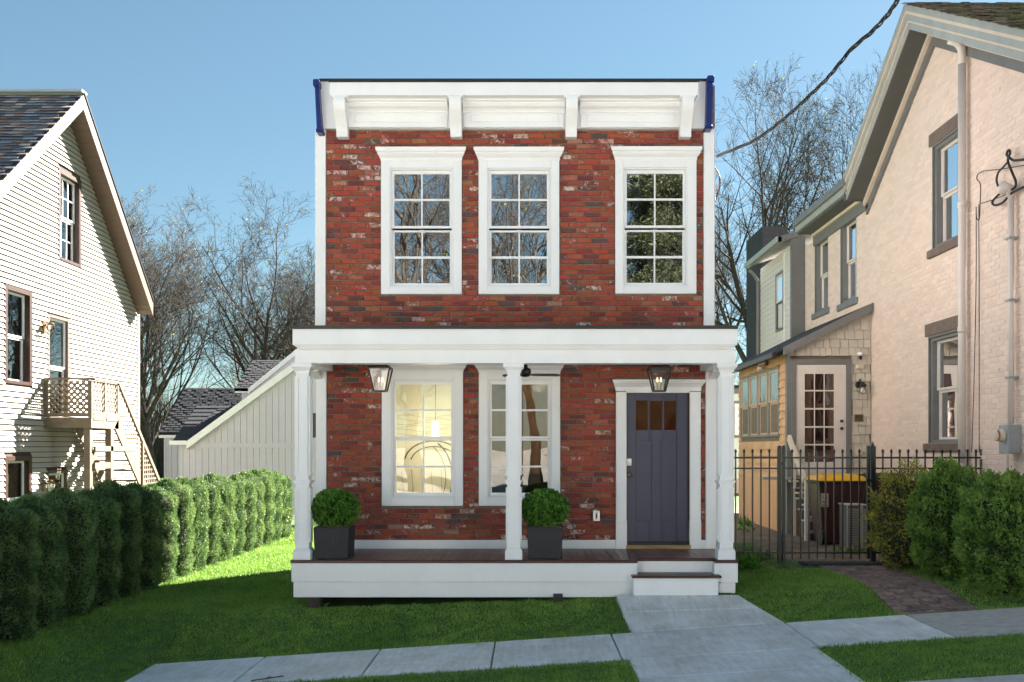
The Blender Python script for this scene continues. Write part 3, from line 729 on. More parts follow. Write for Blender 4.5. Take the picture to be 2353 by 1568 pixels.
# deck
sx0, sx1 = px_(1464.5), px_(1641)          # notch for the steps
dk = thing('tmp2', None, None); bpy.data.objects.remove(dk)
mb = MB(); mb.box(px_(674), px_(1690), 11.22, WY - .03, DZ - .2, DZ - .03); deck = mb.build('deck', M_dark, house)
xd = px_(671); xe = px_(1694); bw = .0965; x = xd
while x < xe - .02:
    x1 = min(x + bw, xe); yf = 11.16 if sx0 - .03 < (x + x1) / 2 < sx1 + .03 else PY + .0
    mb = MB(); mb.box(x + .0015, x1 - .0015, yf, WY - .026, DZ - .028, DZ + R.uniform(-.0008, .0008)); mb.build('deck_board', M_deck, deck, bevel=.003)
    x += bw
mb = MB(); nz = DZ + .001
mb.box(px_(668), sx0 + .0, PY - .03, PY - .001, nz - .036, nz); mb.box(sx1, px_(1697), PY - .03, PY - .001, nz - .036, nz)
mb.box(sx0 - .03, sx1 + .03, 11.13, 11.159, nz - .036, nz)
mb.build('deck_nosing', M_nose, deck, bevel=.008)
YS = PY - .018
def skirt(x0, x1, z0, z1, y0, y1, nm='skirt_board'): MB().box(x0, x1, y0, y1, z0, z1).build(nm, M_trim, deck, bevel=.004)
zu, zm, zl = DZ - .037, PZ(1337, PY), PZ(1373, PY)
skirt(px_(670), sx0, zm, zu, YS, YS + .04); skirt(px_(674), px_(1454), zl, zm - .002, YS + .02, YS + .05)
skirt(px_(1655), px_(1695), zm - .01, zu, YS, YS + .04); skirt(px_(1650), px_(1690), PZ(1363, PY), zm - .012, YS + .02, YS + .05)
skirt(sx1, px_(1656), zm, zu, YS, YS + .04)
mb = MB(); mb.box(px_(674), px_(674) + .04, YS + .05, WY, zl, zu); mb.box(px_(1690) - .04, px_(1690), YS + .05, WY, 0.0, zu); mb.build('side_skirt', M_trim, deck)
skirt(sx0 - .01, sx1 + .01, PZ(1323, 11.13), zu, 11.145, 11.17, 'riser')
for a, b in ((sx0 - .03, sx0 - .001), (sx1 + .001, sx1 + .03)): MB().box(a, b, YS + .04, 11.17, zm, zu).build('step_cheek', M_trim, deck)
ty = 10.84
mb = MB(); mb.box(px_(1452, ty), px_(1658, ty), ty - .02, YS - .002, PZ(1329, ty), PZ(1323, ty)); mb.box(sx0 + .001, sx1 - .001, YS - .002, 11.144, PZ(1329, ty), PZ(1323, ty)); mb.build('step_tread', M_nose, deck, bevel=.008)
skirt(px_(1455.5, ty), px_(1650.5, ty), PZ(1366, ty) - .02, PZ(1329, ty) - .001, ty, YS - .002, 'riser')
for a, b, t, bt in ((706, 735, 1374, 1397), (1271.5, 1293, 1366, 1383)):
    Y = PY - .05 if a > 1000 else PY + .02
    mb = MB(); mb.box(PX(a, Y), PX(b, Y), Y, Y + .14, PZ(bt, Y) - .03, PZ(t, Y)); mb.box(PX(a, Y) + .02, PX(b, Y) - .02, Y - .008, Y, PZ(bt, Y) + .03, PZ(bt, Y) + .045)
    mb.build('support_post', M_bark2, deck, bevel=.006)

# ---- porch lanterns and fan
def lantern(cxp, label):
    Y = 11.55; t = thing('porch_lantern', label, 'lantern', (PX(cxp, Y), Y, PZ(903, Y)), 'glass lanterns under the porch ceiling')
    h = .30; a0, a1 = .070, .128
    def cor(s, z): return [(i * s, j * s, z) for i, j in ((-1, -1), (1, -1), (1, 1), (-1, 1))]
    b, u = cor(a0, .02), cor(a1, h)
    mb = MB()
    for i in range(4):
        mb.bar(b[i], u[i], .014, .014); mb.bar(b[i], b[(i + 1) % 4], .014, .016); mb.bar(u[i], u[(i + 1) % 4], .016, .02)
    mb.build('frame', M_bronze, t, world=False)
    mb = MB(); mb.frus(0, 0, h + .008, h + .085, a1 + .012, a1 + .012, .03, .03); mb.build('lantern_roof', M_bronze, t, world=False)
    mb = MB(); mb.tube([(0, 0, h + .085), (0, 0, 2.80 - PZ(903, Y))], .012, 8); mb.lathe((0, 0, 2.80 - PZ(903, Y)), [(.05, -.02), (.055, 0)], 14); mb.build('stem', M_black, t, world=False)
    for i in range(4):
        j = (i + 1) % 4; mb = MB(); mb.add([b[i], b[j], u[j], u[i]], [(0, 1, 2, 3)]); mb.build('pane', M_lglass, t, world=False)
    for dx in (-.022, .022):
        mb = MB(); mb.lathe((dx, 0, .03), [(.009, 0), (.009, .1)], 8); mb.build('candle_sleeve', M_cream2, t, world=False)
        mb = MB(); mb.lathe((dx, 0, .13), [(.006, 0), (.013, .02), (.012, .04), (.003, .065)], 8); mb.build('bulb', M_bulb, t, world=False, smooth=True)
lantern(874.5, 'black framed glass lantern hanging over the porch left of the lower left window')
lantern(1514.5, 'black framed glass lantern hanging in front of the front door')
fan = thing('ceiling_fan', 'black ceiling fan with flat blades under the porch ceiling', 'fan', (PX(1207, 11.6), 11.6, 2.62))
mb = MB(); mb.lathe((0, 0, 0), [(.02, -.03), (.055, -.02), (.075, .02), (.07, .07), (.03, .09), (.02, .18)], 18); mb.build('motor', M_black, fan, smooth=True, world=False)
for k in range(3):
    a = math.radians((8, 128, 248)[k]); d = Vector((math.cos(a), math.sin(a), 0)); s = Vector((-math.sin(a), math.cos(a), .28))
    p = [d * .06 - s * .03, d * .14 - s * .055, d * .40 - s * .065, d * .43 - s * .03, d * .43 + s * .035, d * .38 + s * .06, d * .14 + s * .045, d * .06 + s * .03]
    mb = MB(); n = len(p); z = Vector((0, 0, .006)); mb.add([q - z for q in p] + [q + z for q in p], [tuple(range(n))[::-1], tuple(range(n, 2 * n))] + [(i, (i + 1) % n, n + (i + 1) % n, n + i) for i in range(n)])
    mb.build('blade', M_black, fan, world=False)

# ------------------------------------------------------------ foliage helpers
def leaves(n, fn, size, m, quad=True, up=.3, name='foliage', asp=.5):
    P, Nn, sh = fn(n); n = len(P)
    d = Nn * .6 + NR.normal(0, .6, (n, 3)); d[:, 2] += up; d /= np.linalg.norm(d, axis=1, keepdims=True) + 1e-9
    r = NR.normal(0, 1, (n, 3)); s = np.cross(d, r); s /= np.linalg.norm(s, axis=1, keepdims=True) + 1e-9
    L = (NR.uniform(.6, 1.3, n) * size)[:, None]
    if quad:
        V = np.stack([P, P + d * L * .5 + s * L * asp * .5, P + d * L, P + d * L * .5 - s * L * asp * .5], 1); k = 4
    else:
        V = np.stack([P - s * L * asp * .5, P + s * L * asp * .5, P + d * L], 1); k = 3
    return npmesh(name, V.reshape(-1, 3), np.arange(n * k).reshape(-1, k), m, np.repeat(sh, k))
def lump(P, k=1.0, seed=0):
    x, y, z = P[:, 0] * k, P[:, 1] * k, P[:, 2] * k
    return (np.sin(x * 3.1 + seed) * np.sin(y * 2.7 + seed * 2) + np.sin(z * 3.7 + seed * 3 + x * 1.3) * .7 + np.sin(x * 7.3 + y * 6.1 + z * 5.7 + seed) * .45 + np.sin(z * 12 - x * 9 + y * 10) * .25)
def ball(c, r, amp=.08, k=8, seed=0, fuzz=.06, zmin=-9):
    def fn(n):
        u = NR.normal(0, 1, (n, 3)); u /= np.linalg.norm(u, axis=1, keepdims=True)
        l = lump(u, k / 2.5, seed); rr = 1 + amp * l - fuzz * np.abs(NR.normal(0, 1, n))
        P = u * rr[:, None] * np.array(r) + np.array(c); kp = P[:, 2] > zmin
        sh = np.clip(.45 + .25 * l + NR.normal(0, .22, n), 0, 1); return P[kp], u[kp], sh[kp]
    return fn
def core(mb, c, r, n=12):
    prof = [(max(.02, math.sin(math.pi * i / 8)), -math.cos(math.pi * i / 8)) for i in range(9)]
    vs = [(c[0] + a * r[0] * math.cos(2 * math.pi * k / n), c[1] + a * r[1] * math.sin(2 * math.pi * k / n), c[2] + b * r[2]) for a, b in prof for k in range(n)]
    mb.add(vs, [(i * n + k, i * n + (k + 1) % n, (i + 1) * n + (k + 1) % n, (i + 1) * n + k) for i in range(8) for k in range(n)])

# planters with clipped box balls
def planter(x0, x1, label, blabel):
    Y = 11.03; w_ = .42; h = PZ(1212, Y) - DZ; x = PX((x0 + x1) / 2, Y)
    t = thing('planter', label, 'planter', (x, Y + w_ / 2, DZ), 'square black planters on the porch deck')
    mb = MB(); mb.frus(0, 0, 0, h, w_ / 2 - .012, w_ / 2 - .012, w_ / 2, w_ / 2); mb.build('pot', M_plant, t, bevel=.008, world=False)
    mb = MB(); mb.box(-w_ / 2 + .02, w_ / 2 - .02, -w_ / 2 + .02, w_ / 2 - .02, h, h + .006); mb.build('soil', M_dirt, t, world=False)
    b = thing('boxwood', blabel, 'shrub', (x, Y + w_ / 2, DZ + h), 'clipped boxwood balls in planters')
    me = leaves(9000, ball((0, 0, .20), (.275, .275, .225), .05, 12, x, .05, 0.0), .034, M_box, True, .5, asp=.62); link('foliage', me, None, b, False)
    mb = MB(); core(mb, (0, 0, .2), (.235, .235, .19)); mb.build('twigs', M_core, b, world=False)
planter(719.5, 802, 'square black planter beside the left porch column', 'round clipped boxwood in the planter beside the left porch column')
planter(1211.5, 1293, 'square black planter beside the middle porch column', 'round clipped boxwood in the planter beside the middle porch column')

# ------------------------------------------------------------ hedge
def hedgefn(seed):
    def fn(n):
        a = NR.uniform(0, 2 * np.pi, n); z = NR.uniform(0, 1, n) ** .9
        prof = .355 * (1 - np.clip((z - .86) / .14, 0, 1) ** 2 * .8) * (.92 + .1 * np.sin(z * 3))
        u = np.stack([np.cos(a), np.sin(a), np.zeros(n)], 1)
        q = np.stack([np.cos(a) * .8, np.sin(a) * .8, z * 1.45 * 2.2], 1)
        l = lump(q, 2.0, seed); rr = prof * (1 + .07 * l) - .035 * np.abs(NR.normal(0, 1, n))
        P = np.stack([u[:, 0] * rr, u[:, 1] * rr, z * 1.42 + NR.normal(0, .012, n)], 1)
        tp = z > .93; P[tp, 0] *= NR.uniform(.1, 1, tp.sum()); P[tp, 1] *= NR.uniform(.1, 1, tp.sum()); u[tp, 2] += 1
        sh = np.clip(.42 + .3 * l + NR.normal(0, .22, n), 0, 1); return P, u, sh
    return fn
hm = [leaves(34000, hedgefn(s * 1.7), .030, M_hedge, False, .55, 'foliage', .42) for s in range(3)]
mbc = MB(); mbc.lathe((0, 0, 0), [(.20, 0), (.285, .15), (.295, 1.15), (.20, 1.32), (.05, 1.36)], 12); hcore = mbc.mesh('twigs'); hcore.materials.append(M_core)
hp = []
for i in range(3):
    t = thing('hedge_shrub', 'x', 'hedge shrub', (0, 0, 0), 'evergreen shrubs forming the hedge along the left side of the lawn')
    link('foliage', hm[i], None, t, False); link('twigs', hcore, None, t, False); hp.append(t)
NH = 20; ords = ['first', 'second', 'third', 'fourth', 'fifth', 'sixth', 'seventh', 'eighth', 'ninth', 'tenth']
for i in range(NH):
    y = 19.75 - i * .645
    if i < 10: lab = 'green hedge shrub, %s from the far end of the hedge beside the porch' % ords[i]
    else: lab = 'dark shaded hedge shrub, %s from the near left end of the hedge' % ords[NH - 1 - i]
    base = hp[i % 3]
    loc = (-5.38 + R.uniform(-.03, .03), y, -.21); rz = R.uniform(0, 6.28); sc = (1, 1.05, R.uniform(.97, 1.04))
    if i < 3: o = base; o.location = loc; o.rotation_euler = (0, 0, rz); o.scale = sc; o['label'] = lab
    else: dup(base, loc, rz, sc, lab)

# ------------------------------------------------------------ shrubs on the right
def shrub(x, y, z, r, h, n, m, label, size=.05, seed=1, amp=.1, fz=.08):
    t = thing('shrub', label, 'shrub', (x, y, z))
    me = leaves(n, ball((0, 0, h * .5), (r, r, h * .53), amp, 10, seed, fz, .01), size, m, True, .5, asp=.5); link('foliage', me, None, t, False)
    mb = MB(); core(mb, (0, 0, h * .48), (r * .84, r * .84, h * .46)); mb.build('twigs', M_core, t, world=False)
shrub(5.42, 10.6, .02, .52, 1.36, 30000, M_shrub, 'large rounded green yew shrub nearest the sidewalk at the right edge', .042, 1.1)
shrub(5.18, 11.55, .1, .44, 1.36, 26000, M_shrub, 'tall rounded green yew shrub between two other shrubs by the brick path', .042, 2.3)
shrub(5.02, 12.45, .1, .44, 1.28, 12000, M_shruby, 'looser dark shrub with yellow leaf tips beside the fence gate', .042, 3.9, .16, .15)

# ------------------------------------------------------------ bare trees
def tree_mesh(seed, H, spread=.55, trunk=.18, levels=5, fork=.25, lean=0, twig=.008):
    rr = random.Random(seed); V = []; Fc = []; tips = []; big = [[], []]
    def seg(pts, rad, n, target):
        vs, fs = target; u = None; b0 = len(vs)
        for i, p in enumerate(pts):
            d = (pts[min(i + 1, len(pts) - 1)] - pts[max(i - 1, 0)]).normalized()
            if u is None: u = d.orthogonal().normalized()
            u = (u - d * u.dot(d)).normalized(); v = d.cross(u)
            for k in range(n):
                a = 2 * math.pi * k / n; vs.append(p + (u * math.cos(a) + v * math.sin(a)) * rad[i])
        for i in range(len(pts) - 1):
            for k in range(n): fs.append((b0 + i * n + k, b0 + i * n + (k + 1) % n, b0 + (i + 1) * n + (k + 1) % n, b0 + (i + 1) * n + k))
    small = [V, Fc]
    def grow(p, d, L, r, lv):
        n = max(3, [9, 8, 6, 4, 3, 2][min(lv, 5)]); pts = [p.copy()]; rad = [r]; dirs = [d.copy()]
        up = [.02, .10, .09, .07, .05, .03][min(lv, 5)]; wob = [.04, .07, .09, .11, .13, .15][min(lv, 5)]
        for i in range(n):
            d = (d + Vector((rr.gauss(0, wob), rr.gauss(0, wob), rr.gauss(0, wob * .6) + up))).normalized()
            p = p + d * (L / n); pts.append(p.copy()); dirs.append(d.copy()); rad.append(max(twig * .5, r * (1 - .80 * (i + 1) / n)))
        seg(pts, rad, 8 if lv == 0 else (6 if lv == 1 else (4 if lv == 2 else 3)), big if lv < 2 else small)
        if lv >= levels: tips.append(p); return
        nc = [13, 7, 6, 4, 3][lv] + rr.randint(-1, 1)
        for c in range(nc):
            t = fork + (1 - fork) * (c + rr.random()) / nc if lv == 0 else .18 + .8 * (c + rr.random()) / nc
            q = min(n - 1e-3, t * n); i = int(q); fr = q - i
            bp_ = pts[i].lerp(pts[i + 1], fr); bd = dirs[min(i + 1, n)]
            ax = bd.orthogonal().normalized(); ax.rotate(__import__('mathutils').Quaternion(bd, rr.uniform(0, 6.283)))
            an = math.radians(rr.uniform(22, 46) * (1.15 if lv else 1) * (spread / .55)); nd = bd.copy(); nd.rotate(__import__('mathutils').Quaternion(ax, an))
            cr = rad[i] * (1 - fr) + rad[i + 1] * fr
            ll = L * rr.uniform(.50, .80) * (1.15 - .55 * t) * (1.0 if lv == 0 else .92)
            grow(bp_, nd, ll, max(twig, min(cr * .72, r * .50)), lv + 1)
    grow(Vector((0, 0, -.2)), Vector((lean, 0, 1)).normalized(), H * .80, trunk, 0)
    for me_ in (big, small): pass
    B = npmesh('trunk', np.array([tuple(v) for v in big[0]]), np.array(big[1]), M_bark, smooth=True)
    W = npmesh('branches', np.array([tuple(v) for v in V]), np.array(Fc), M_bark)
    T = np.array([tuple(v) for v in tips])
    T = T[NR.permutation(len(T))[:700]]
    n = len(T); d = NR.normal(0, 1, (n, 3)); s = NR.normal(0, 1, (n, 3)); d *= .022; s *= .014
    Vb = np.stack([T, T + d + s, T + d * 1.6, T + d - s], 1)
    K = npmesh('buds', Vb.reshape(-1, 3), np.arange(4 * n).reshape(-1, 4), M_bud, np.repeat(NR.uniform(0, 1, n), 4))
    return B, W, K
def tree(ms, loc, rz, s, label, group=None, bark=None):
    t = thing('bare_tree', label, 'tree', loc, group); t.rotation_euler = (0, 0, rz); t.scale = (s, s, s) if not hasattr(s, '__len__') else s
    link('trunk', ms[0], None, t, False); link('branches', ms[1], None, t, False); tag(link('buds', ms[2], None, t, False), kind='stuff')
    return t
TM = [tree_mesh(3, 12.5, .60, .25, twig=.008), tree_mesh(8, 12, .50, .20, fork=.15, twig=.008), tree_mesh(21, 12.5, .62, .30, fork=.22, twig=.008)]
gl = 'bare trees behind the white barn on the left'
tree(TM[0], (-13.6, 45, -1), .4, (1.2, 1.2, .98), 'largest bare tree, standing behind the white barn roofs left of the brick house', gl)
tree(TM[1], (-16.2, 41, -1), 2.2, (1.15, 1.15, .95), 'bare tree with many upright stems right beside the clapboard house eave', gl)
tree(TM[1], (-18.9, 46, -1), 4.0, 1.0, 'bare tree partly hidden behind the eave of the clapboard house', gl)
tree(TM[2], (-10.3, 47, -1), 1.0, (1.0, 1.0, .86), 'bare tree whose crown touches the left edge of the brick house', gl)
tree(TM[0], (-15.0, 62, -1), 3.0, 1.0, 'smaller distant bare tree seen between two larger bare trees', gl)
gr = 'bare trees behind the neighbouring house on the right'
tree(TM[2], (10.7, 44, -.5), 5.2, (1.0, 1.0, 1.38), 'tall bare tree just right of the brick house with thick dark trunk', gr)
tree(TM[1], (10.2, 52, -.5), 1.2, (.9, .9, 1.2), 'slender bare tree behind the tall tree right of the brick house', gr)
tree(TM[0], (16.4, 47, -.5), 2.0, (1.05, 1.05, 1.42), 'bare tree rising behind the steep eave of the pale brick house', gr)
ga = 'trees across the road'
tree(TM[2], (-5.0, -17, -.7), 1.3, 1.3, 'big bare tree across the road mirrored in the upper left window', ga)
tree(TM[0], (.4, -20, -.6), 2.9, 1.3, 'bare tree across the road mirrored in the upper middle window', ga)
tree(TM[1], (-10, -22, -.9), 4.1, 1.1, 'bare tree across the road at the left', ga)
# conifer mirrored in the right upper window
def conifn(n):
    z = NR.uniform(.03, 1, n) ** .9; a = NR.uniform(0, 2 * np.pi, n); r = (1 - z) ** .8 * 5.2 * NR.uniform(.45, 1, n) * (.8 + .25 * np.sin(z * 60) + .15 * np.sin(a * 7))
    P = np.stack([np.cos(a) * r, np.sin(a) * r, z * 21 - r * .25], 1); u = np.stack([np.cos(a), np.sin(a), -.2 * np.ones(n)], 1)
    return P, u, NR.uniform(0, 1, n)
t = thing('conifer', 'tall dark evergreen tree across the road mirrored in the upper right window', 'tree', (6.2, -17, -.2))
link('foliage', leaves(150000, conifn, .17, M_conif, True, 0, asp=.3), None, t, False)
MB().tube([(0, 0, 0), (0, 0, 20.5)], [.25, .03], 8).build('trunk', M_bark2, t, world=False)
MB().tube([(0, 0, 1), (0, 0, 4), (0, 0, 20)], [1.6, 2.4, .1], 12).build('inner_foliage', M_core, t, world=False)

# ------------------------------------------------------------ LEFT CLAPBOARD HOUSE  (gable wall in the plane X = XL)
XL = -9.3
def ly(px, X=XL): return F * X / (px - VX)
def lz(px, py, X=XL): return CZ + (VY - py) * ly(px, X) / F
XRK = -8.9
ap = (ly(193, XRK), lz(193, 216, XRK)); fe = (ly(352, XRK), lz(352, 694, XRK)); ne0 = (ly(0, XRK), lz(0, 420, XRK))
ns = (ap[1] - ne0[1]) / (ap[0] - ne0[0]); ne = (14.35, ap[1] - ns * (ap[0] - 14.35)); fs_ = (ap[1] - fe[1]) / (fe[0] - ap[0])
lh = thing('clapboard_house', 'cream clapboard house with brown trimmed windows and steep slate gable roof', 'house', (-12, 18, -.8))
Y1 = ly(316); Y0 = 14.75; TH = .30
def under(Y): return (ap[1] - (ap[0] - Y) * ns if Y < ap[0] else ap[1] - (Y - ap[0]) * fs_) - TH
lwins = [('window', ly(8), ly(71), 2.86, 4.62), ('attic', ly(131.5), ly(184), 5.43, 7.24), ('door', ly(107.5), ly(156), 2.28, 4.30), ('low', ly(8), ly(70), 0.0, 1.56), ('ldoor', ly(105), ly(152), -.7, 1.27)]
lhol = [(a, b, z0, z1) for _, a, b, z0, z1 in lwins]
lfn = lambda a, d, z: (XL + d, a, z)
def gable_wall(mb, y0, y1, zb, hol, fn, d0, d1, und, apY, step=.25):
    ys = sorted(set([y0, y1, apY] + [h for q in hol for h in q[:2]] + list(np.arange(y0 + step, y1, step))))
    for a, b in zip(ys[:-1], ys[1:]):
        z = zb; hh = sorted([(h[2], h[3]) for h in hol if h[0] < (a + b) / 2 < h[1]])
        for s, t in hh:
            if s > z: mb.hexa([fn(a, d0, z), fn(b, d0, z), fn(b, d0, s), fn(a, d0, s)], [fn(a, d1, z), fn(b, d1, z), fn(b, d1, s), fn(a, d1, s)])
            z = t
        mb.hexa([fn(a, d0, z), fn(b, d0, z), fn(b, d0, und(b)), fn(a, d0, und(a))], [fn(a, d1, z), fn(b, d1, z), fn(b, d1, und(b)), fn(a, d1, und(a))])
mb = MB(); gable_wall(mb, Y0, Y1, -.8, lhol, lfn, -.15, -.0, under, ap[0]); mb.build('gable_wall', M_lapshade, lh)
mb = MB(); mb.box(-20, XL - .15, Y0, Y0 + .15, -.8, ne[1] - .2); mb.build('front_wall', M_vinyl, lh)
mb = MB(); mb.box(-20, XL - .15, Y1 - .15, Y1, -.8, 5.0); mb.build('back_wall', M_vinyl, lh)
z = -.78; k = 0
while z < ap[1] - .4:
    zt = z + .1; yl = Y0; yr = Y1
    if under(Y0) < z: yl = ap[0] - (ap[1] - TH - z) / ns
    if under(Y1) < z: yr = ap[0] + (ap[1] - TH - z) / fs_
    yl2 = yl if under(yl) > zt else yl + .1 / ns; yr2 = yr if under(yr) > zt else yr - .1 / fs_
    segs = [(yl, yr)]
    for h0, h1, b, t in lhol:
        if zt <= b + .01 or z >= t - .01: continue
        sg = []
        for s0, s1 in segs:
            if h0 > s0 and h0 < s1: sg.append((s0, h0))
            if h1 > s0 and h1 < s1: sg.append((h1, s1))
            if h1 <= s0 or h0 >= s1: sg.append((s0, s1))
        segs = sg
    if yr2 - yl2 > .1:
        for s0, s1 in segs:
            a2 = yl2 if s0 == yl else s0; b2 = yr2 if s1 == yr else s1
            mb = MB(); x0 = XL
            mb.add([(x0, s0, z + .014), (x0 + .04, s0, z + .014), (x0 + .004, a2, zt + .002), (x0, a2, zt + .002), (x0, s1, z + .014), (x0 + .04, s1, z + .014), (x0 + .004, b2, zt + .002), (x0, b2, zt + .002)],
                   [(0, 1, 2, 3), (7, 6, 5, 4), (1, 5, 6, 2), (0, 4, 5, 1), (3, 2, 6, 7)])
            mb.build('clapboard', M_vinyl, lh)
    z += .1
MB().box(XL - .02, XL + .035, Y1 - .06, Y1 + .05, -.8, 5.05).build('corner_board', M_vinyl, lh)
def rake(mb, p, q, x0, x1, a, b):
    mb.hexa([(x0, p[0], p[1] + a), (x1, p[0], p[1] + a), (x1, p[0], p[1] + b), (x0, p[0], p[1] + b)],
            [(x0, q[0], q[1] + a), (x1, q[0], q[1] + a), (x1, q[0], q[1] + b), (x0, q[0], q[1] + b)])
mb = MB()
for p, q in ((ne, ap), (ap, fe)): rake(mb, p, q, -20, XRK - .03, -.12, -.02)
lroof = mb.build('roof', M_roofb, lh)
mb = MB(); rake(mb, ne, ap, XRK - .03, XRK, -.30, -.01); mb.build('rake_board', M_tan, lh)
mb = MB(); rake(mb, ap, fe, XRK - .03, XRK, -.33, -.01); mb.build('rake_board', M_tan, lh)
mb = MB(); rake(mb, ap, fe, XRK - .02, XRK + .02, -.01, .035); mb.build('roof_edge', M_black, lh)
# soffit boards of the far rake
nb = 34
for k in range(nb):
    t0, t1 = k / nb, (k + .94) / nb; p = (ap[0] + (fe[0] - ap[0]) * t0, ap[1] + (fe[1] - ap[1]) * t0); q = (ap[0] + (fe[0] - ap[0]) * t1, ap[1] + (fe[1] - ap[1]) * t1)
    mb = MB(); rake(mb, p, q, XL + .03, XRK - .03, -.31, -.29); mb.build('soffit_board', M_tan, lh)
mb = MB(); rake(mb, ne, ap, XL + .03, XRK - .03, -.28, -.26); mb.build('soffit', M_tan, lh)
mb = MB(); mb.hexa([(XL + .0, Y1 - .02, 5.0), (XRK - .03, Y1 - .02, 5.0), (XRK - .03, fe[0] - .02, 5.0), (XL, fe[0] - .02, 5.0)],
                   [(XL + .0, Y1 - .02, 5.36), (XRK - .03, Y1 - .02, 5.36), (XRK - .03, fe[0] - .02, fe[1] - .1), (XL, fe[0] - .02, fe[1] - .1)]); mb.build('eave_return', M_tan, lh)
mb = MB(); mb.bar((-20, ap[0], ap[1] + .03), (XRK + .01, ap[0], ap[1] + .03), .22, .05); mb.build('ridge_cap', M_meter, lh)
# slates
def slcol():
    u = R.random()
    c = (.045, .05, .06) if u < .4 else ((.085, .065, .058) if u < .7 else ((.07, .09, .11) if u < .85 else (.13, .12, .11)))
    f_ = R.uniform(2.0, 3.4); return (c[0] * f_, c[1] * f_, c[2] * f_, 1)
sl = math.hypot(ap[0] - ne[0], ap[1] - ne[1]); du = ((ne[0] - ap[0]) / sl, (ne[1] - ap[1]) / sl); nu = (-abs(du[1]), abs(du[0]))
ex = .135; s = .02; row = 0; cnt = 0; rest = MB()
while s < sl - .05:
    x = XRK - .0 - (row % 2) * .1
    while x > -12.2:
        w_ = R.uniform(.17, .25); a, b = x, x - w_ + .005
        if a > b + .05:
            e = min(s + ex + R.uniform(0, .012), sl)
            def pt(X, d, n_): return (X, ap[0] + du[0] * d + nu[0] * n_, ap[1] + du[1] * d + nu[1] * n_)
            tb = R.uniform(.016, .026)
            vs = [pt(a, s, -.01), pt(b, s, -.01), pt(b, e, tb), pt(a, e, tb), pt(a, e, tb - .016), pt(b, e, tb - .016)]
            vs = [(v[0], v[1], v[2] - .01) for v in vs]
            fc = [(0, 1, 2, 3), (3, 2, 5, 4), (0, 3, 4), (1, 5, 2)]
            col = slcol()
            if cnt < 300 and a > -11.3: MB().add(vs, fc, col).build('slate', M_slate, lroof); cnt += 1
            else: rest.add(vs, fc, col)
        x -= w_
    s += ex; row += 1
rest.build('slates', M_slate, lroof, kind='stuff')
def side_window(nm, parent, ya, yb, z0, z1, X, sg, mt, ms, mg, tr=.09, dep=.10, muntins=None, hung=True, shade=True, proud=.03):
    """window in a wall whose plane is X = const; sg = +1 faces +X"""
    fn = lambda a, d, z: (X + sg * d, a, z)
    mb = MB(); holed(mb, ya, yb, z0, z1, [(ya + tr, yb - tr, z0 + tr * .7, z1 - tr)], fn, -.05, proud); w_ = mb.build(nm, mt, parent, bevel=.004)
    a, b, c, d = ya + tr, yb - tr, z0 + tr * .7, z1 - tr; zm = (c + d) / 2
    rr = [(zm, d, -dep + .03), (c, zm, -dep)] if hung else [(c, d, -dep)]
    for i, (q0, q1, o) in enumerate(rr):
        hs = [(a + .045, b - .045, q0 + .035, q1 - .04)]
        if muntins:
            nx, nz = muntins; hs = []; W_, H_ = (b - a - .09), (q1 - q0 - .075)
            for ii in range(nx):
                for jj in range(nz):
                    hs.append((a + .045 + W_ * ii / nx + (.008 if ii else 0), a + .045 + W_ * (ii + 1) / nx - (.008 if ii < nx - 1 else 0), q0 + .035 + H_ * jj / nz + (.008 if jj else 0), q0 + .035 + H_ * (jj + 1) / nz - (.008 if jj < nz - 1 else 0)))
        mb = MB(); holed(mb, a, b, q0, q1, hs, fn, o - .03, o); mb.build('sash', ms, w_)
        for h in hs:
            mb = MB(); holed(mb, h[0], h[1], h[2], h[3], [], fn, o - .02, o - .016); mb.build('pane', mg, w_)
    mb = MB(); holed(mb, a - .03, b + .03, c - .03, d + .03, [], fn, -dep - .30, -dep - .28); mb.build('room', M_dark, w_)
    mb = MB(); hh_ = [(a - .0, b + .0, c, d)]
    holed(mb, ya + .005, yb - .005, z0 + .005, z1 - .005, hh_, fn, -dep - .28, -.051); mb.build('jamb', mt, w_)
    if shade:
        mb = MB(); zq = c + (d - c) * shade; q = d - .02
        while q > zq: holed(mb, a + .01, b - .01, q - .028, q - .006, [], fn, -dep - .07, -dep - .065); q -= .03
        if mb.v: mb.build('blind', M_cream2, w_)
    return w_
side_window('window', lh, lwins[0][1], lwins[0][2], lwins[0][3], lwins[0][4], XL, 1, M_brown, M_trim, M_glassn, shade=.45)
side_window('window', lh, lwins[1][1], lwins[1][2], lwins[1][3], lwins[1][4], XL, 1, M_brown, M_trim, M_glassn, muntins=(3, 2), shade=0)
side_window('window', lh, lwins[3][1], lwins[3][2], lwins[3][3], lwins[3][4], XL, 1, M_brown, M_trim, M_glassn, shade=.3)
side_window('storm_door', lh, lwins[2][1], lwins[2][2], lwins[2][3], lwins[2][4], XL, 1, M_tan, M_trim, M_glassn, tr=.06, dep=.05, shade=0)
side_window('storm_door', lh, lwins[4][1], lwins[4][2], lwins[4][3], lwins[4][4], XL, 1, M_tan, M_trim, M_glassn, tr=.06, dep=.05, shade=0)
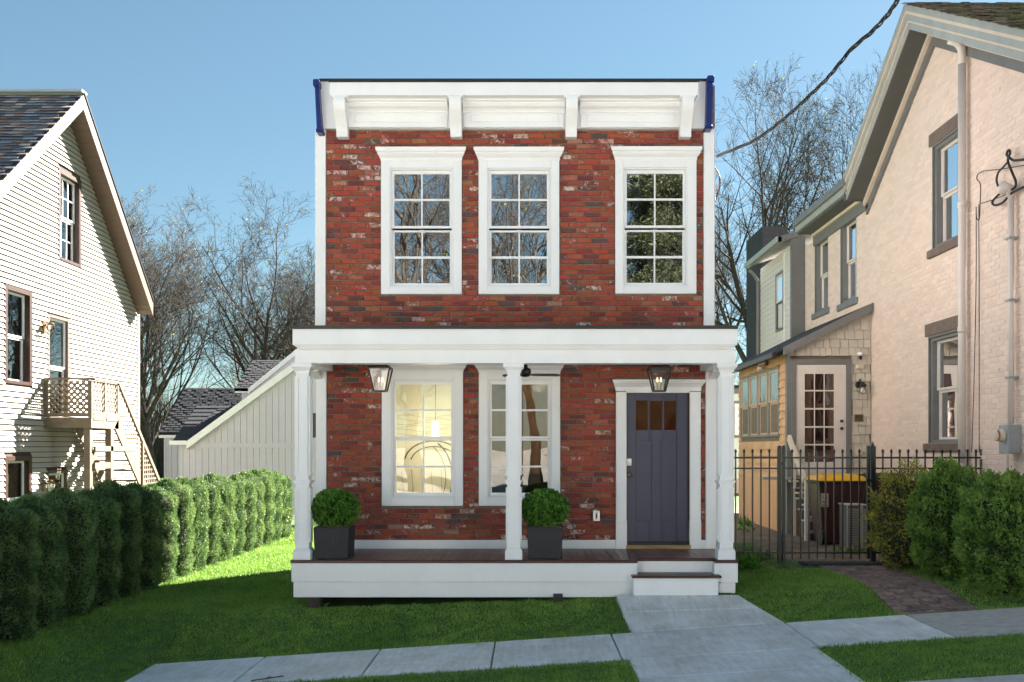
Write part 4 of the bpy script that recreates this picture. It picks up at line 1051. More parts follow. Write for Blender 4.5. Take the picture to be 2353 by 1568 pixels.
for zc, lab in ((4.02, 'brass wall lamp beside the upper door of the clapboard house'), (1.0, 'brass wall lamp beside the lower door of the clapboard house')):
    t = thing('wall_lamp', lab, 'lamp', (XL + .02, ly(97), zc))
    MB().box(0, .03, -.05, .05, -.12, .10).build('back_plate', M_brass, t, world=False)
    MB().tube([(.03, 0, .02), (.08, 0, .07), (.14, 0, .06)], .012, 6).build('arm', M_bark2, t, world=False)
    MB().lathe((.14, 0, -.1), [(.05, 0), (.07, .05), (.075, .12), (.05, .15)], 12).build('lamp_shade', M_lglass, t, world=False)
    MB().lathe((.14, 0, .05), [(.08, 0), (.05, .03), (.02, .05)], 12).build('cap', M_brass, t, world=False)

# balcony and stair with lattice
st = thing('wooden_balcony', 'weathered tan wooden balcony and stair with lattice panels on the clapboard house', 'balcony', (-8.8, 18.5, -.8))
BX = -8.37; by0, by1 = 17.9, 19.1; bz = 2.26; rt = 3.03
mb = MB(); mb.box(XL + .025, BX, by0, by0 + .04, bz - .17, bz); mb.box(BX - .04, BX, by0 + .04, by1, bz - .17, bz); mb.box(XL + .025, BX - .04, by1 - .04, by1, bz - .17, bz); mb.build('joist', M_lat, st)
for k in range(9):
    y = by0 + .0 + k * .133; MB().box(XL + .025, BX, y + .003, y + .128, bz + .001, bz + .028).build('floor_board', M_lat, st)
def post(x, y, z0, z1, w_=.09): MB().box(x - w_ / 2, x + w_ / 2, y - w_ / 2, y + w_ / 2, z0, z1).build('post', M_lat, st, bevel=.004)
post(-8.47, by0 + .09, -.8, bz - .172, .12); post(-8.42, 18.78, -.8, bz - .172, .12)
for x, y in ((XL + .07, by0 + .03), (BX - .03, by0 + .03), (BX - .03, 18.5), (BX - .03, by1 - .03)): post(x, y, bz + .03, rt - .03, .075)
mb = MB(); mb.bar((XL + .03, by0 + .02, rt), (BX + .04, by0 + .02, rt), .10, .035); mb.build('handrail', M_lat, st)
mb = MB(); mb.bar((BX - .01, by0 - .03, rt), (BX - .01, by1, rt), .10, .035); mb.build('handrail', M_lat, st)
MB().bar((XL + .1, by0 + .02, bz + .08), (BX - .07, by0 + .02, bz + .08), .03, .07).build('bottom_rail', M_lat, st)
MB().box(BX - .005, BX + .012, by0 + .1, 18.46, bz - .02, bz + .14).build('kick_board', M_lat, st); MB().box(BX - .005, BX + .012, 18.54, by1 - .07, bz - .02, bz + .14).build('kick_board', M_lat, st)
def lattice(u0, u1, v0, v1, fn, sp=.125, w_=.034, quad=None):
    """diagonal laths clipped to a rectangle (u, v)"""
    for dr in (1, -1):
        c = u0 - (v1 - v0)
        while c < u1 + (v1 - v0):
            if dr == 1: a = (c, v0); b = (c + (v1 - v0), v1)
            else: a = (c, v1); b = (c + (v1 - v0), v0)
            (x0, y0_), (x1, y1_) = a, b
            if x1 > u0 and x0 < u1:
                def atx(x): return y0_ + (y1_ - y0_) * (x - x0) / (x1 - x0)
                xa, xb_ = max(x0, u0), min(x1, u1)
                if xb_ - xa > .03:
                    o = .006 * dr
                    P0, P1 = Vector(fn(xa, atx(xa), o)), Vector(fn(xb_, atx(xb_), o)); nn = Vector(fn(xa, atx(xa), o + 1)) - P0
                    MB().bar(P0, P1, w_, .008, nn).build('lath', M_lat, st)
            c += sp
lattice(XL + .11, BX - .07, bz + .1, rt - .04, lambda u, v, o: (u, by0 + .02 + o, v), .115)
lattice(by0 + .08, 18.47, bz + .14, rt - .04, lambda u, v, o: (BX - .012 + o, u, v), .13)
lattice(18.54, by1 - .07, bz + .14, rt - .04, lambda u, v, o: (BX - .012 + o, u, v), .13)
# stair: 45 degrees down towards +Y
L_ = 2.75; top = (by1, bz)
for X in (BX - .02, XL + .12):
    MB().bar((X, by1 - .1, bz - .05), (X, by1 - .1 + L_, bz - .05 - L_), .04, .24, (0, 0, 1)).build('stringer', M_lat, st)
for k in range(12):
    y = by1 + .0 + k * .215; z = bz - .2 - k * .215; MB().box(XL + .15, BX - .04, y, y + .26, z, z + .035).build('tread', M_lat, st)
MB().bar((BX, by1, rt), (BX, by1 + L_ - .1, rt - L_ + .1), .05, .08).build('handrail', M_lat, st)
post(BX, by1 + 1.15, bz - 1.35, rt - 1.17, .07); post(BX, by1 + 2.55, -.8, rt - 2.6, .07)
for k in range(26):   # square lattice beside the stair
    y = by1 + .04 + k * .1; o = (y - by1)
    MB().box(BX - .012, BX - .004, y, y + .032, max(-.75, bz - .02 - o), rt - .03 - o).build('lath', M_lat, st)
for k in range(32):
    z = rt - .12 - k * .1; ya = by1 + max(0, bz - .0 - z); yb = by1 + (rt - .05 - z)
    ya = max(ya, by1 + .02); yb = min(yb, by1 + L_)
    if yb - ya > .05 and z > -.7: MB().box(BX - .004, BX + .004, ya, yb, z, z + .032).build('lath', M_lat, st)
MB().box(-8.40, -8.36, by0 + .16, 19.9, 1.64, 1.74).build('brace', M_lat, st); MB().box(-8.405, -8.365, by0 + .16, 18.86, 1.30, 1.42).build('brace', M_lat, st)

# ------------------------------------------------------------ WHITE BARN behind the hedge
barn = thing('white_barn', 'white board and batten barn with charcoal shingle roofs behind the hedge', 'barn', (-9, 30, -.5))
BY = 30.0
def bx(px, Y=BY): return PX(px, Y)
rk0, rk1 = (bx(438), PZ(1018, BY)), (bx(800), PZ(752, BY)); rs = (rk1[1] - rk0[1]) / (rk1[0] - rk0[0])
def rkz(x): return rk0[1] + (x - rk0[0]) * rs
xw0 = bx(413); zlow = -.45
mb = MB(); mb.prism([(xw0, zlow), (rk1[0], zlow), (rk1[0], rkz(rk1[0])), (rk0[0], rk0[1] - .02), (xw0, rk0[1] - .02)], 'y', BY, BY + .3)
bw_ = mb.build('front_wall', M_barnw, barn)
x = xw0 + .06
while x < bx(735):
    zt = min(rkz(x) - .1, 9) if x > rk0[0] else rk0[1] - .08
    for z0, z1 in ((zlow, 1.70), (1.86, zt)):
        if z1 - z0 > .1: MB().box(x, x + .045, BY - .022, BY - .001, z0, z1).build('batten', M_barnw, bw_)
    x += .205
MB().box(xw0, bx(800), BY - .03, BY - .001, 1.72, 1.84).build('band_board', M_barnw, bw_)
mb = MB(); mb.hexa([(rk0[0] - .05, BY - .25, rkz(rk0[0] - .05) - .16), (rk0[0] - .05, BY + .3, rkz(rk0[0] - .05) - .16), (rk0[0] - .05, BY + .3, rkz(rk0[0] - .05) + .08), (rk0[0] - .05, BY - .25, rkz(rk0[0] - .05) + .08)],
                   [(rk1[0], BY - .25, rk1[1] - .16), (rk1[0], BY + .3, rk1[1] - .16), (rk1[0], BY + .3, rk1[1] + .08), (rk1[0], BY - .25, rk1[1] + .08)]); mb.build('rake_board', M_trim, barn)
MB().box(bx(396), rk0[0] - .05, BY - .25, BY + .3, 1.80, 1.93).build('eave_board', M_trim, barn)
def roofq(pts, nm='roof', m=M_roofb, th=.1):
    mb = MB(); mb.hexa([(a, b, c - th) for a, b, c in pts], pts); o = mb.build(nm, m, barn)
    # shingle courses (joined, far away)
    (a, b, c, d) = [Vector(p) for p in pts]; n = (b - a).cross(d - a).normalized()
    if n.z < 0: n = -n
    mb = MB(); L = (d - a).length; k = int(L / .14)
    for i in range(k):
        for s_ in range(int((b - a).length / .32)):
            t0, t1 = i / k, (i + 1) / k; u0 = (s_ + (i % 2) * .5) * .32 / (b - a).length; u1 = min(1, u0 + R.choice((.28, .30, .16)) / (b - a).length)
            if u0 >= 1: continue
            p0 = a.lerp(b, u0) .lerp(d.lerp(c, u0), t0); p1 = a.lerp(b, u1).lerp(d.lerp(c, u1), t0); p2 = a.lerp(b, u1).lerp(d.lerp(c, u1), t1); p3 = a.lerp(b, u0).lerp(d.lerp(c, u0), t1)
            q = R.uniform(.012, .02); mb.add([p0 + n * q, p1 + n * q, p2 + n * .004, p3 + n * .004, p0, p1], [(0, 1, 2, 3), (4, 5, 1, 0)])
    mb.build('shingles', m, o, kind='stuff')
    return o
# wing B (behind, low)
YBk = 33.0; X0 = PX(366, YBk)
MB().box(PX(374, YBk) , -8.5, YBk + .1, YBk + 5, -.45, 2.1).build('wing_wall', M_barnw, barn)
for k in range(3): MB().box(PX(374, YBk) + .03 + k * .2, PX(374, YBk) + .075 + k * .2, YBk + .08, YBk + .099, -.4, 2.05).build('batten', M_barnw, barn)
MB().box(X0, -8.6, YBk - .05, YBk + .02, 2.05, 2.2).build('eave_board', M_trim, barn)
roofq([(X0, YBk - .05, 2.25), (-8.2, YBk - .05, 2.25), (-8.2, 35.5, 3.97), (X0, 35.5, 3.97)])
# lean-to roof C
roofq([(bx(396, 29.8), 29.8, PZ(1014, 29.8)), (rk0[0] + .0, 29.8, PZ(1014, 29.8)), (rk0[0] + 2.2, 32.0, 3.12), (bx(396, 29.8) - .0, 32.0, 3.12)])
MB().box(bx(396, 29.8) + .1, xw0, BY + .1, BY + 2, -.45, 1.85).build('wing_wall', M_barnw, barn)
# tall wing D
YD = 31.4; xd0 = PX(541, YD)
MB().box(PX(553, YD), -6, YD + .1, YD + 4, 1.5, 3.62).build('wing_wall', M_barnw, barn)
MB().box(xd0, -6.2, YD - .06, YD + .02, PZ(903, YD), PZ(894, YD)).build('eave_board', M_trim, barn)
roofq([(xd0, YD - .06, PZ(893, YD)), (-6.5, YD - .06, PZ(893, YD)), (-6.5, 33.4, PZ(828, 33.4)), (xd0, 33.4, PZ(828, 33.4))])
MB().hexa([(PX(570, 30.9), 30.9, PZ(905, 30.9)), (PX(760, 30.9), 30.9, PZ(750, 30.9)), (PX(760, 30.9), 30.9, PZ(738, 30.9)), (PX(570, 30.9), 30.9, PZ(893, 30.9))],
          [(PX(570, 30.9), 31.3, PZ(905, 30.9)), (PX(760, 30.9), 31.3, PZ(750, 30.9)), (PX(760, 30.9), 31.3, PZ(738, 30.9)), (PX(570, 30.9), 31.3, PZ(893, 30.9))]).build('rake_board', M_trim, barn)
MB().prism([(PX(570, 31), 2.5), (PX(800, 31), 2.5), (PX(800, 31), PZ(716, 31)), (PX(570, 31), PZ(900, 31))], 'y', 31.0, 31.25).build('upper_wall', M_barnw, barn)
wn = MB(); wn.box(bx(717), bx(745), BY - .06, BY - .02, PZ(1006, BY), PZ(950, BY)); wn = wn.build('window', M_black, barn)
MB().box(bx(719), bx(743), BY - .07, BY - .0605, PZ(1003, BY), PZ(953, BY)).build('pane', M_brown, wn)

# ------------------------------------------------------------ RIGHT PAINTED BRICK HOUSE (side wall in the plane X = XR)
XR = 6.3
def ry(px, X=XR): return F * X / (px - VX)
def rz_(px, py, X=XR): return CZ + (VY - py) * ry(px, X) / F
rh = thing('pale_brick_house', 'tall pale painted brick house with grey trim and steep front gable', 'house', (9, 16, 0))
XO = 5.86
rap = (ry(2085, XO), rz_(2085, 8, XO)); rfe = (ry(1941, XO), rz_(1941, 412, XO)); rn0 = (ry(2345, XO), rz_(2345, 62, XO))
rns = (rap[1] - rn0[1]) / (rap[0] - rn0[0]); rne = (9.0, rap[1] - rns * (rap[0] - 9.0)); rfs = (rap[1] - rfe[1]) / (rfe[0] - rap[0])
EZ = rfe[1]
def runder(Y):
    if Y > rfe[0] - .15: return EZ - .42
    return (rap[1] - (rap[0] - Y) * rns if Y < rap[0] else rap[1] - (Y - rap[0]) * rfs) - .42
rY0, rY1 = 9.3, ry(1850)  # near end lengthened out of view to keep sun off the kerb
rw_ = [(ry(2203), ry(2142), 4.80, 6.42), (ry(2203), ry(2133), 1.78, 3.46), (ry(1903), ry(1872), 4.66, 6.25), (ry(1968), ry(1931), 4.60, 6.25)]
rfn = lambda a, d, z: (XR - d, a, z)
mb = MB(); gable_wall(mb, rY0, rY1, -.1, rw_, rfn, -.25, 0, runder, rap[0]); mb.build('side_wall', M_rightj, rh)
MB().box(XR + .25, 14, rY0, rY0 + .2, -.1, 5.2).build('front_wall', M_rightj, rh)
MB().box(XR + .25, 14, rY1 - .2, rY1, -.1, 6.2).build('back_wall', M_rightj, rh)
def rcol():
    f_ = R.uniform(.93, 1.05); return (.74 * f_, .575 * f_, .50 * f_, 1)
rbh = [(a - .0, b + .0, c, d) for a, b, c, d in rw_] + [(17.2, 21.3, -1, 3.3)]
rbh += [(ry(2203) - .1, ry(2142) + .1, 6.42, 6.62), (ry(2203) - .1, ry(2133) + .06, 3.46, 3.66), (ry(2203) - .1, ry(2133) + .05, 1.65, 1.78), (ry(2203) - .1, ry(2133) + .1, 4.66, 4.8)]
def rclip(s0, z, s1, zt): return zt < min(runder(s0), runder(s1)) - .02
lay(rh, M_rightw, 10.6, rY1 - .02, -.05, 8.1, rbh, rfn, L=.213, H=.0693, jt=.008, colf=rcol, clip=rclip, face=.005, prio=lambda b: b[0] + abs((b[2] + b[3]) / 2 - 3.0) * .4 if b[0] > 11.9 else 99, j=.004)
# rakes: crown, fascia, soffit, frieze
def rr2(nm, m, x0, x1, a, b, parent=rh):
    for p, q in ((rne, rap), (rap, rfe)):
        mb = MB(); rake(mb, p, q, x0, x1, a, b); mb.build(nm, m, parent)
mb = MB()
for p, q in ((rne, rap), (rap, rfe)): rake(mb, p, q, XO + .0, 10.5, -.08, .0)
rroof = mb.build('roof', M_roofb, rh)
rr2('crown_moulding', M_lgrey, XO - .05, XO - .001, -.11, -.01); rr2('crown_moulding', M_moul, XO - .03, XO - .001, -.16, -.11)
rr2('crown_moulding', M_lgrey, XO - .015, XO + .02, -.26, -.16)
rr2('rake_board', M_moul, XO + .0, XO + .02, -.29, -.26); rr2('rake_board', M_lgrey, XO + .02, XO + .04, -.40, -.16)
rr2('soffit', M_dgrey, XO + .04, XR - .06, -.40, -.36)
rr2('frieze_moulding', M_moul, XR - .10, XR - .05, -.50, -.401); rr2('frieze_board', M_greyt, XR - .05, XR - .001, -.66, -.401)
# roof boards on the near slope (wood shingles, mossy)
def moss():
    f_ = R.uniform(.6, 1.3); return R.choice(((.09 * f_, .075 * f_, .055 * f_, 1), (.07 * f_, .085 * f_, .035 * f_, 1), (.12 * f_, .10 * f_, .08 * f_, 1)))
sl2 = math.hypot(rap[0] - rne[0], rap[1] - rne[1]); du = ((rne[0] - rap[0]) / sl2, (rne[1] - rap[1]) / sl2); nu = (-abs(du[1]), abs(du[0]))
s = .0; row = 0; cnt = 0; rest = MB()
while s < sl2 - .05:
    x = XO - .08 - (row % 2) * .07
    while x < 9.5:
        w_ = R.uniform(.11, .2); e = min(s + .13 + R.uniform(0, .02), sl2); tb = R.uniform(.014, .034)
        def pt(X, d, n_): return (X, rap[0] + du[0] * d + nu[0] * n_, rap[1] + du[1] * d + nu[1] * n_)
        b, a = x, x + w_ - .006
        vs = [pt(a, s, 0), pt(b, s, 0), pt(b, e, tb), pt(a, e, tb), pt(a, e, tb - .016), pt(b, e, tb - .016)]; fc = [(0, 1, 2, 3), (3, 2, 5, 4), (0, 3, 4), (1, 5, 2)]
        if cnt < 250 and x < 7.3: MB().add(vs, fc, moss()).build('shingle', M_slate, rroof); cnt += 1
        else: rest.add(vs, fc, moss())
        x += w_
    s += .13; row += 1
rest.build('shingles', M_slate, rroof, kind='stuff')
# side eave beyond the gable
ey0, ey1 = rfe[0] - .1, ry(1828, XO)
MB().hexa([(XO, ey0, EZ - .05), (XO, ey1, EZ - .05), (9, ey1, EZ + 1.4), (9, ey0, EZ + 1.4)], [(XO, ey0, EZ), (XO, ey1, EZ), (9, ey1, EZ + 1.5), (9, ey0, EZ + 1.5)]).build('rear_roof', M_roofb, rh)
for nm, m, x0, x1, a, b in (('gutter', M_greyt, XO - .06, XO + .04, -.14, -.0), ('fascia', M_lgrey, XO - .0, XO + .05, -.26, -.14), ('soffit', M_dgrey, XO + .05, XR - .06, -.30, -.26), ('frieze_moulding', M_moul, XR - .09, XR - .05, -.36, -.301), ('frieze_board', M_greyt, XR - .05, XR - .001, -.56, -.301)):
    MB().box(x0, x1, ey0, ey1 + .02, EZ + a, EZ + b).build(nm, m, rh)
MB().box(XO, XR - .05, rfe[0] - .02, rfe[0] + .06, EZ - .40, EZ - .02).build('gable_return', M_dgrey, rh)
for i, (a, b, c, d) in enumerate(rw_):
    side_window('window', rh, a + .004, b - .004, c, d, XR, -1, M_greyt, M_wframe, M_glassn, tr=.085, dep=.13, shade=0, proud=-.03)
    st_ = M_stone if i < 2 else M_greyt; e = .10
    MB().box(XR - .05, XR + .1, a - e, b + e, c - .13, c - .002).build('window_sill', st_, rh, bevel=.012)
    if i < 2: MB().box(XR - .022, XR + .1, a - .1, b + .09, d + .002, d + .2).build('lintel', st_, rh, bevel=.01)
    if True:
        mb = MB(); holed(mb, a - .0, b + .0, c, d, [(a + .03, b - .03, c + .01, d - .03)], rfn, -.10, .002); mb.build('painted_reveal', M_greyt, rh)
# curtains in the tall windows
for a, b, c, d in rw_:
    mb = MB(); k = int((b - a) / .05)
    for i in range(k): mb.tube([(XR + .28, a + .05 + i * .05, c + .03), (XR + .28, a + .05 + i * .05, d - .03)], .02, 6)
    mb.build('curtain', M_shadef, rh, smooth=True)
# downspout
ds = thing('downspout', 'cream round downspout running down the pale brick house wall', 'downspout', (6.2, 13.3, 0))
yd = ry(2210.5, 6.2)
MB().tube([(6.2, yd, .1), (6.2, yd, 7.2)], .053, 14).build('pipe', M_wframe, ds, smooth=True)
MB().tube([(6.2, yd, 7.2), (6.2, yd, 7.42), (6.14, yd, 7.52), (6.02, yd - .0, 7.56)], [.055, .06, .07, .07], 14).build('elbow', M_wframe, ds, smooth=True)
for z in (5.15, 3.35, 1.4): MB().tube([(6.2, yd, z), (6.2, yd, z + .09)], .06, 14).build('pipe_joint', M_wframe, ds, smooth=True)
# conduit, meter, cables
em = thing('electric_meter', 'grey electric meter box with round glass dial on the pale brick wall', 'meter', (6.2, 12.0, 2.0))
yc = ry(2323, 6.22)
MB().tube([(6.22, yc, 2.02), (6.22, yc, 4.95)], .036, 10).build('conduit', M_wframe, em, smooth=True)
MB().tube([(6.22, yc, 4.95), (6.20, yc, 5.05), (6.14, yc, 5.08), (6.08, yc, 5.02)], [.04, .07, .075, .06], 12).build('weather_head', M_wframe, em, smooth=True)
MB().box(6.12, XR - .007, yc - .12, yc + .12, PZ(1043, 12.0), 2.01).build('box', M_meter, em, bevel=.008)
MB().lathe((6.12, yc + .0, 1.87), [(.085, 0), (.085, -.03), (.07, -.035), (.07, -.10), (.05, -.11)], 16, 'x').build('dial', M_moul, em, smooth=True)
MB().lathe((6.03, yc, 1.87), [(.072, 0), (.072, .02)], 16, 'x').build('dial_ring', M_wiret, em)
MB().tube([(6.2, yc + .05, 1.62), (6.2, yc + .05, 1.0)], .02, 8).build('lower_conduit', M_wframe, em)
for z in (2.6, 3.6, 4.4): MB().box(6.17, XR - .007, yc - .06, yc + .06, z, z + .03).build('strap', M_meter, em)
sc_ = thing('service_cables', 'black cable loops and anchor fixed high on the pale brick wall', 'cable', (6.2, 12.2, 5))
def wpt(px, py, X=6.2): return (X, ry(px, X), rz_(px, py, X))
def wirepix(pts, r, nm, X=6.2, m=M_wire):
    p = [Vector(wpt(a, b, X)) for a, b in pts]; q = []
    for i in range(len(p) - 1):
        a, b, c, d = p[max(i - 1, 0)], p[i], p[i + 1], p[min(i + 2, len(p) - 1)]
        for k in range(5):
            t = k / 5; q.append(.5 * ((2 * b) + (c - a) * t + (2 * a - 5 * b + 4 * c - d) * t * t + (3 * b - a - 3 * c + d) * t ** 3))
    q.append(p[-1]); MB().tube(q, r, 6).build(nm, m, sc_, smooth=True)
wirepix([(2353, 367), (2330, 369), (2319, 362), (2313, 355), (2318, 345), (2321, 352), (2316, 370), (2325, 395), (2334, 418), (2330, 433), (2312, 440)], .016, 'cable')
wirepix([(2315, 373), (2305, 385), (2294, 397), (2290, 415), (2295, 430), (2304, 437)], .014, 'cable')
wirepix([(2308, 437), (2290, 452), (2280, 465), (2287, 472), (2305, 465), (2325, 444), (2353, 430)], .016, 'cable')
wirepix([(2353, 380), (2300, 389), (2262, 393)], .006, 'cable'); wirepix([(2262, 393), (2248, 400), (2245, 412), (2253, 426), (2252, 470), (2250, 505), (2244, 500), (2243, 480)], .007, 'cable')
wirepix([(2312, 447), (2280, 460), (2254, 468)], .006, 'cable')
wirepix([(2243, 475), (2243, 640), (2240, 800), (2236, 950), (2233, 1040)], .006, 'cable', 6.26); wirepix([(2249, 470), (2250, 700), (2250, 1040)], .006, 'cable', 6.26)

# white clapboard rear wing
wy0, wy1 = rY1, 24.3; XW = 6.0
wing = MB(); wing.box(XW + .02, 9, wy0, wy1, 1.5, 6.35); wing = wing.build('clapboard_wing', M_wframe, rh)
rwn = (22.0, 22.7, 4.5, 5.9)
z = 2.6
while z < 6.3:
    segs = [(wy0 + .05, wy1 - .05)]
    if z + .125 > rwn[2] and z < rwn[3]: segs = [(wy0 + .05, rwn[0]), (rwn[1], wy1 - .05)]
    for a, b in segs: MB().hexa([(XW + .019, a, z), (XW - .004, a, z), (XW - .004, b, z), (XW + .019, b, z)], [(XW + .019, a, z + .128), (XW + .012, a, z + .128), (XW + .012, b, z + .128), (XW + .019, b, z + .128)]).build('clapboard', M_wframe, wing)
    z += .128
MB().box(XW - .012, XW + .30, wy0 - .012, wy0 + .02, 2.6, 6.5).build('corner_board', M_greyt, wing); MB().box(XW - .014, XW + .02, wy0 + .02, wy0 + .10, 2.6, 6.5).build('corner_board', M_greyt, wing)
MB().box(XW - .014, XW + .02, 21.95, 22.0, 2.6, 6.3).build('seam_board', M_trimw, wing)
MB().tube([(XW - .06, wy1 - .05, 2.4), (XW - .06, wy1 - .05, 6.0), (XW - .15, wy1, 6.2), (5.72, wy1, 6.32)], .045, 8).build('downpipe', M_greyt, wing)
MB().hexa([(5.66, wy0 - .1, 6.36), (5.66, 24.0, 6.36), (9, 24.0, 7.4), (9, wy0 - .1, 7.4)], [(5.66, wy0 - .1, 6.5), (5.66, 24.0, 6.5), (9, 24.0, 7.5), (9, wy0 - .1, 7.5)]).build('wing_roof', M_greyt, wing)
MB().box(5.62, 5.74, wy0 - .1, 24.4, 6.38, 6.5).build('gutter', M_lgrey, wing)
rwin = side_window('wing_window', rh, rwn[0], rwn[1], rwn[2], rwn[3], XW, -1, M_greyt, M_wframe, M_glassn, tr=.07, dep=.02, shade=0, proud=.02)
MB().box(PX(1752, 27), PX(1810, 27), 27, 29, 4, PZ(520, 27)).build('roof_box', M_roofb, rh)

# shingled lean-to with the glazed door
SY = 17.2; SX = 4.76
lt = MB(); slope = lambda x: 3.58 + (x - SX) * (4.34 - 3.58) / (6.29 - SX)
lt.prism([(SX + .02, -.1), (6.29, -.1), (6.29, slope(6.29) - .05), (SX + .02, slope(SX) - .05)], 'y', SY + .02, 21.2); lt = lt.build('lean_to', M_gap, rh)
def spx(px): return PX(px, SY)
def spz(py): return PZ(py, SY)
dtx0, dtx1, dtz1, dz_b = spx(1817), spx(1956), spz(826), spz(1095)
zc = [spz(v) for v in (1120, 1100, 1080, 1060, 1040, 1019, 998, 977, 957, 937, 917, 897, 877, 857, 838, 818, 799.8, 779.5, 759.2, 733.4, 706)]
for i in range(len(zc) - 1):
    z0, z1 = zc[i], zc[i + 1] + .015
    x = SX + .06 - R.uniform(0, .1)
    while x < 6.28:
        w_ = R.uniform(.085, .19); a, b = max(x, SX + .06), min(x + w_ - .009, 6.285); x += w_
        if z1 > dz_b - .0 and z0 < dtz1 - .01:
            if a < dtx0 < b: b = dtx0 - .002
            elif a < dtx1 < b: a = dtx1 + .002
            elif a >= dtx0 and b <= dtx1: continue
        if b - a < .02: continue
        za, zb_ = min(z1, slope(a) - .07), min(z1, slope(b) - .07); j = R.uniform(-.006, .006)
        if za - z0 < .02: continue
        mb = MB(); mb.hexa([(a, SY - .016, z0 + j), (b, SY - .016, z0 + j), (b, SY + .019, z0 + j), (a, SY + .019, z0 + j)], [(a, SY + .012, za), (b, SY + .012, zb_), (b, SY + .019, zb_), (a, SY + .019, za)])
        mb.build('shingle', M_shing, lt)
# left (west) face shingles, warm bounced light put into their colour
lw0, lw1, lwz0, lwz1 = 17.75, 21.0, 1.93, 3.27
i = 0; z = -.02; cnt = 0
while z < 3.5:
    hgt = .145; z1 = min(z + hgt + .012, 3.53); y = SY + .1 - R.uniform(0, .1)
    if z < 1.05:
        if i == 0:
            yb = SY + .12
            while yb < 21.15:   # vertical boards low down
                MB().box(SX - .012 - R.uniform(0, .006), SX + .019, yb, yb + .098, -.08, 1.10).build('board', M_shing_lit, lt); yb += .11
        z = 1.1; i += 1; continue
    while y < 21.18:
        w_ = R.uniform(.12, .26); a, b = max(y, SY + .1), min(y + w_ - .005, 21.19); y += w_
        if z1 > lwz0 and z < lwz1:
            if a < lw0 < b: b = lw0 - .002
            elif a < lw1 < b: a = lw1 + .002
            elif a >= lw0 and b <= lw1: continue
        if b - a < .02: continue
        j = R.uniform(-.006, .006); MB().hexa([(SX - .018, a, z + j), (SX - .018, b, z + j), (SX + .019, b, z + j), (SX + .019, a, z + j)], [(SX + .01, a, z1), (SX + .01, b, z1), (SX + .019, b, z1), (SX + .019, a, z1)]).build('shingle', M_shing_lit, lt)
    z += hgt; i += 1
MB().box(SX - .02, SX + .06, SY - .014, SY + .1, -.1, 3.5).build('corner_board', M_greyt, lt)
nw = 4; ww = (lw1 - lw0) / nw
for k in range(nw):
    side_window('lean_to_window', rh, lw0 + k * ww + .004, lw0 + (k + 1) * ww - .004, lwz0, lwz1, SX, -1, M_greyt, M_wframe_lit, M_glasso, tr=.06, dep=.012, shade=0, proud=.02)
# roof of the lean-to
rt0 = lambda x: slope(x)
MB().hexa([(SX - .30, SY - .12, rt0(SX - .30) - .03), (6.29, SY - .12, rt0(6.29) - .03), (6.29, 21.4, rt0(6.29) - .03), (SX - .30, 21.4, rt0(SX - .30) - .03)],
          [(SX - .30, SY - .12, rt0(SX - .30) + .02), (6.29, SY - .12, rt0(6.29) + .02), (6.29, 21.4, rt0(6.29) + .02), (SX - .30, 21.4, rt0(SX - .30) + .02)]).build('lean_to_roof', M_roofb, rh)
MB().hexa([(SX - .12, SY - .15, rt0(SX - .12) - .13), (6.285, SY - .15, rt0(6.29) - .13), (6.285, SY - .12, rt0(6.29) - .13), (SX - .12, SY - .12, rt0(SX - .12) - .13)],
          [(SX - .12, SY - .15, rt0(SX - .12) + .02), (6.285, SY - .15, rt0(6.29) + .02), (6.285, SY - .12, rt0(6.29) + .02), (SX - .12, SY - .12, rt0(SX - .12) + .02)]).build('rake_trim', M_greyt, rh)
MB().box(SX - .33, SX - .29, SY - .15, 21.45, rt0(SX - .3) - .07, rt0(SX - .3) + .015).build('gutter', M_brown, rh)
for k in range(9):
    y = SY + .15 + k * .47; MB().bar((SX - .29, y, rt0(SX - .29) - .07), (SX + .02, y, rt0(SX) - .07), .05, .07).build('rafter_tail', M_dgrey, rh)
MB().frus(SX + .0, SY - .09, 3.36, 3.5, .02, .02, .07, .07).build('corner_block', M_greyt, rh)
# glazed door
mb = MB(); t_ = .095
holed(mb, dtx0, dtx1, dz_b, dtz1, [(dtx0 + t_, dtx1 - t_, dz_b, dtz1 - t_)], lambda a, d, z: (a, SY - d, z), -.02, .03); dc = mb.build('door_casing', M_greyt, rh, bevel=.004)
gx0, gx1 = spx(1849), spx(1916); gzz = [(859.6, 896.5), (899.9, 937.8), (941.7, 979.6), (983.6, 1020.5), (1024, 1062)]
hs = []
for i in range(3):
    for t, b in gzz: hs.append((gx0 + (gx1 - gx0) * i / 3 + (.009 if i else 0), gx0 + (gx1 - gx0) * (i + 1) / 3 - (.009 if i < 2 else 0), spz(b), spz(t)))
mb = MB(); holed(mb, dtx0 + t_ + .003, dtx1 - t_ - .003, dz_b + .01, dtz1 - t_ - .003, hs, lambda a, d, z: (a, SY - .0 - d, z), -.012, .012); gd = mb.build('glazed_door', M_wframe, rh, bevel=.003)
for h in hs: MB().box(h[0], h[1], SY - .002, SY + .001, h[2], h[3]).build('pane', M_glassd, gd)
MB().box(gx0 - .0, gx1 + .0, SY + .004, SY + .012, spz(1062), spz(859)).build('door_lining', M_brown, gd)
for z in (spz(968), spz(985)): MB().lathe((spx(1933), SY - .012, z), [(.028, 0), (.028, -.01), (.012, -.014), (.03, -.04), (.02, -.055)], 12, 'y').build('door_knob', M_black, gd, smooth=True)
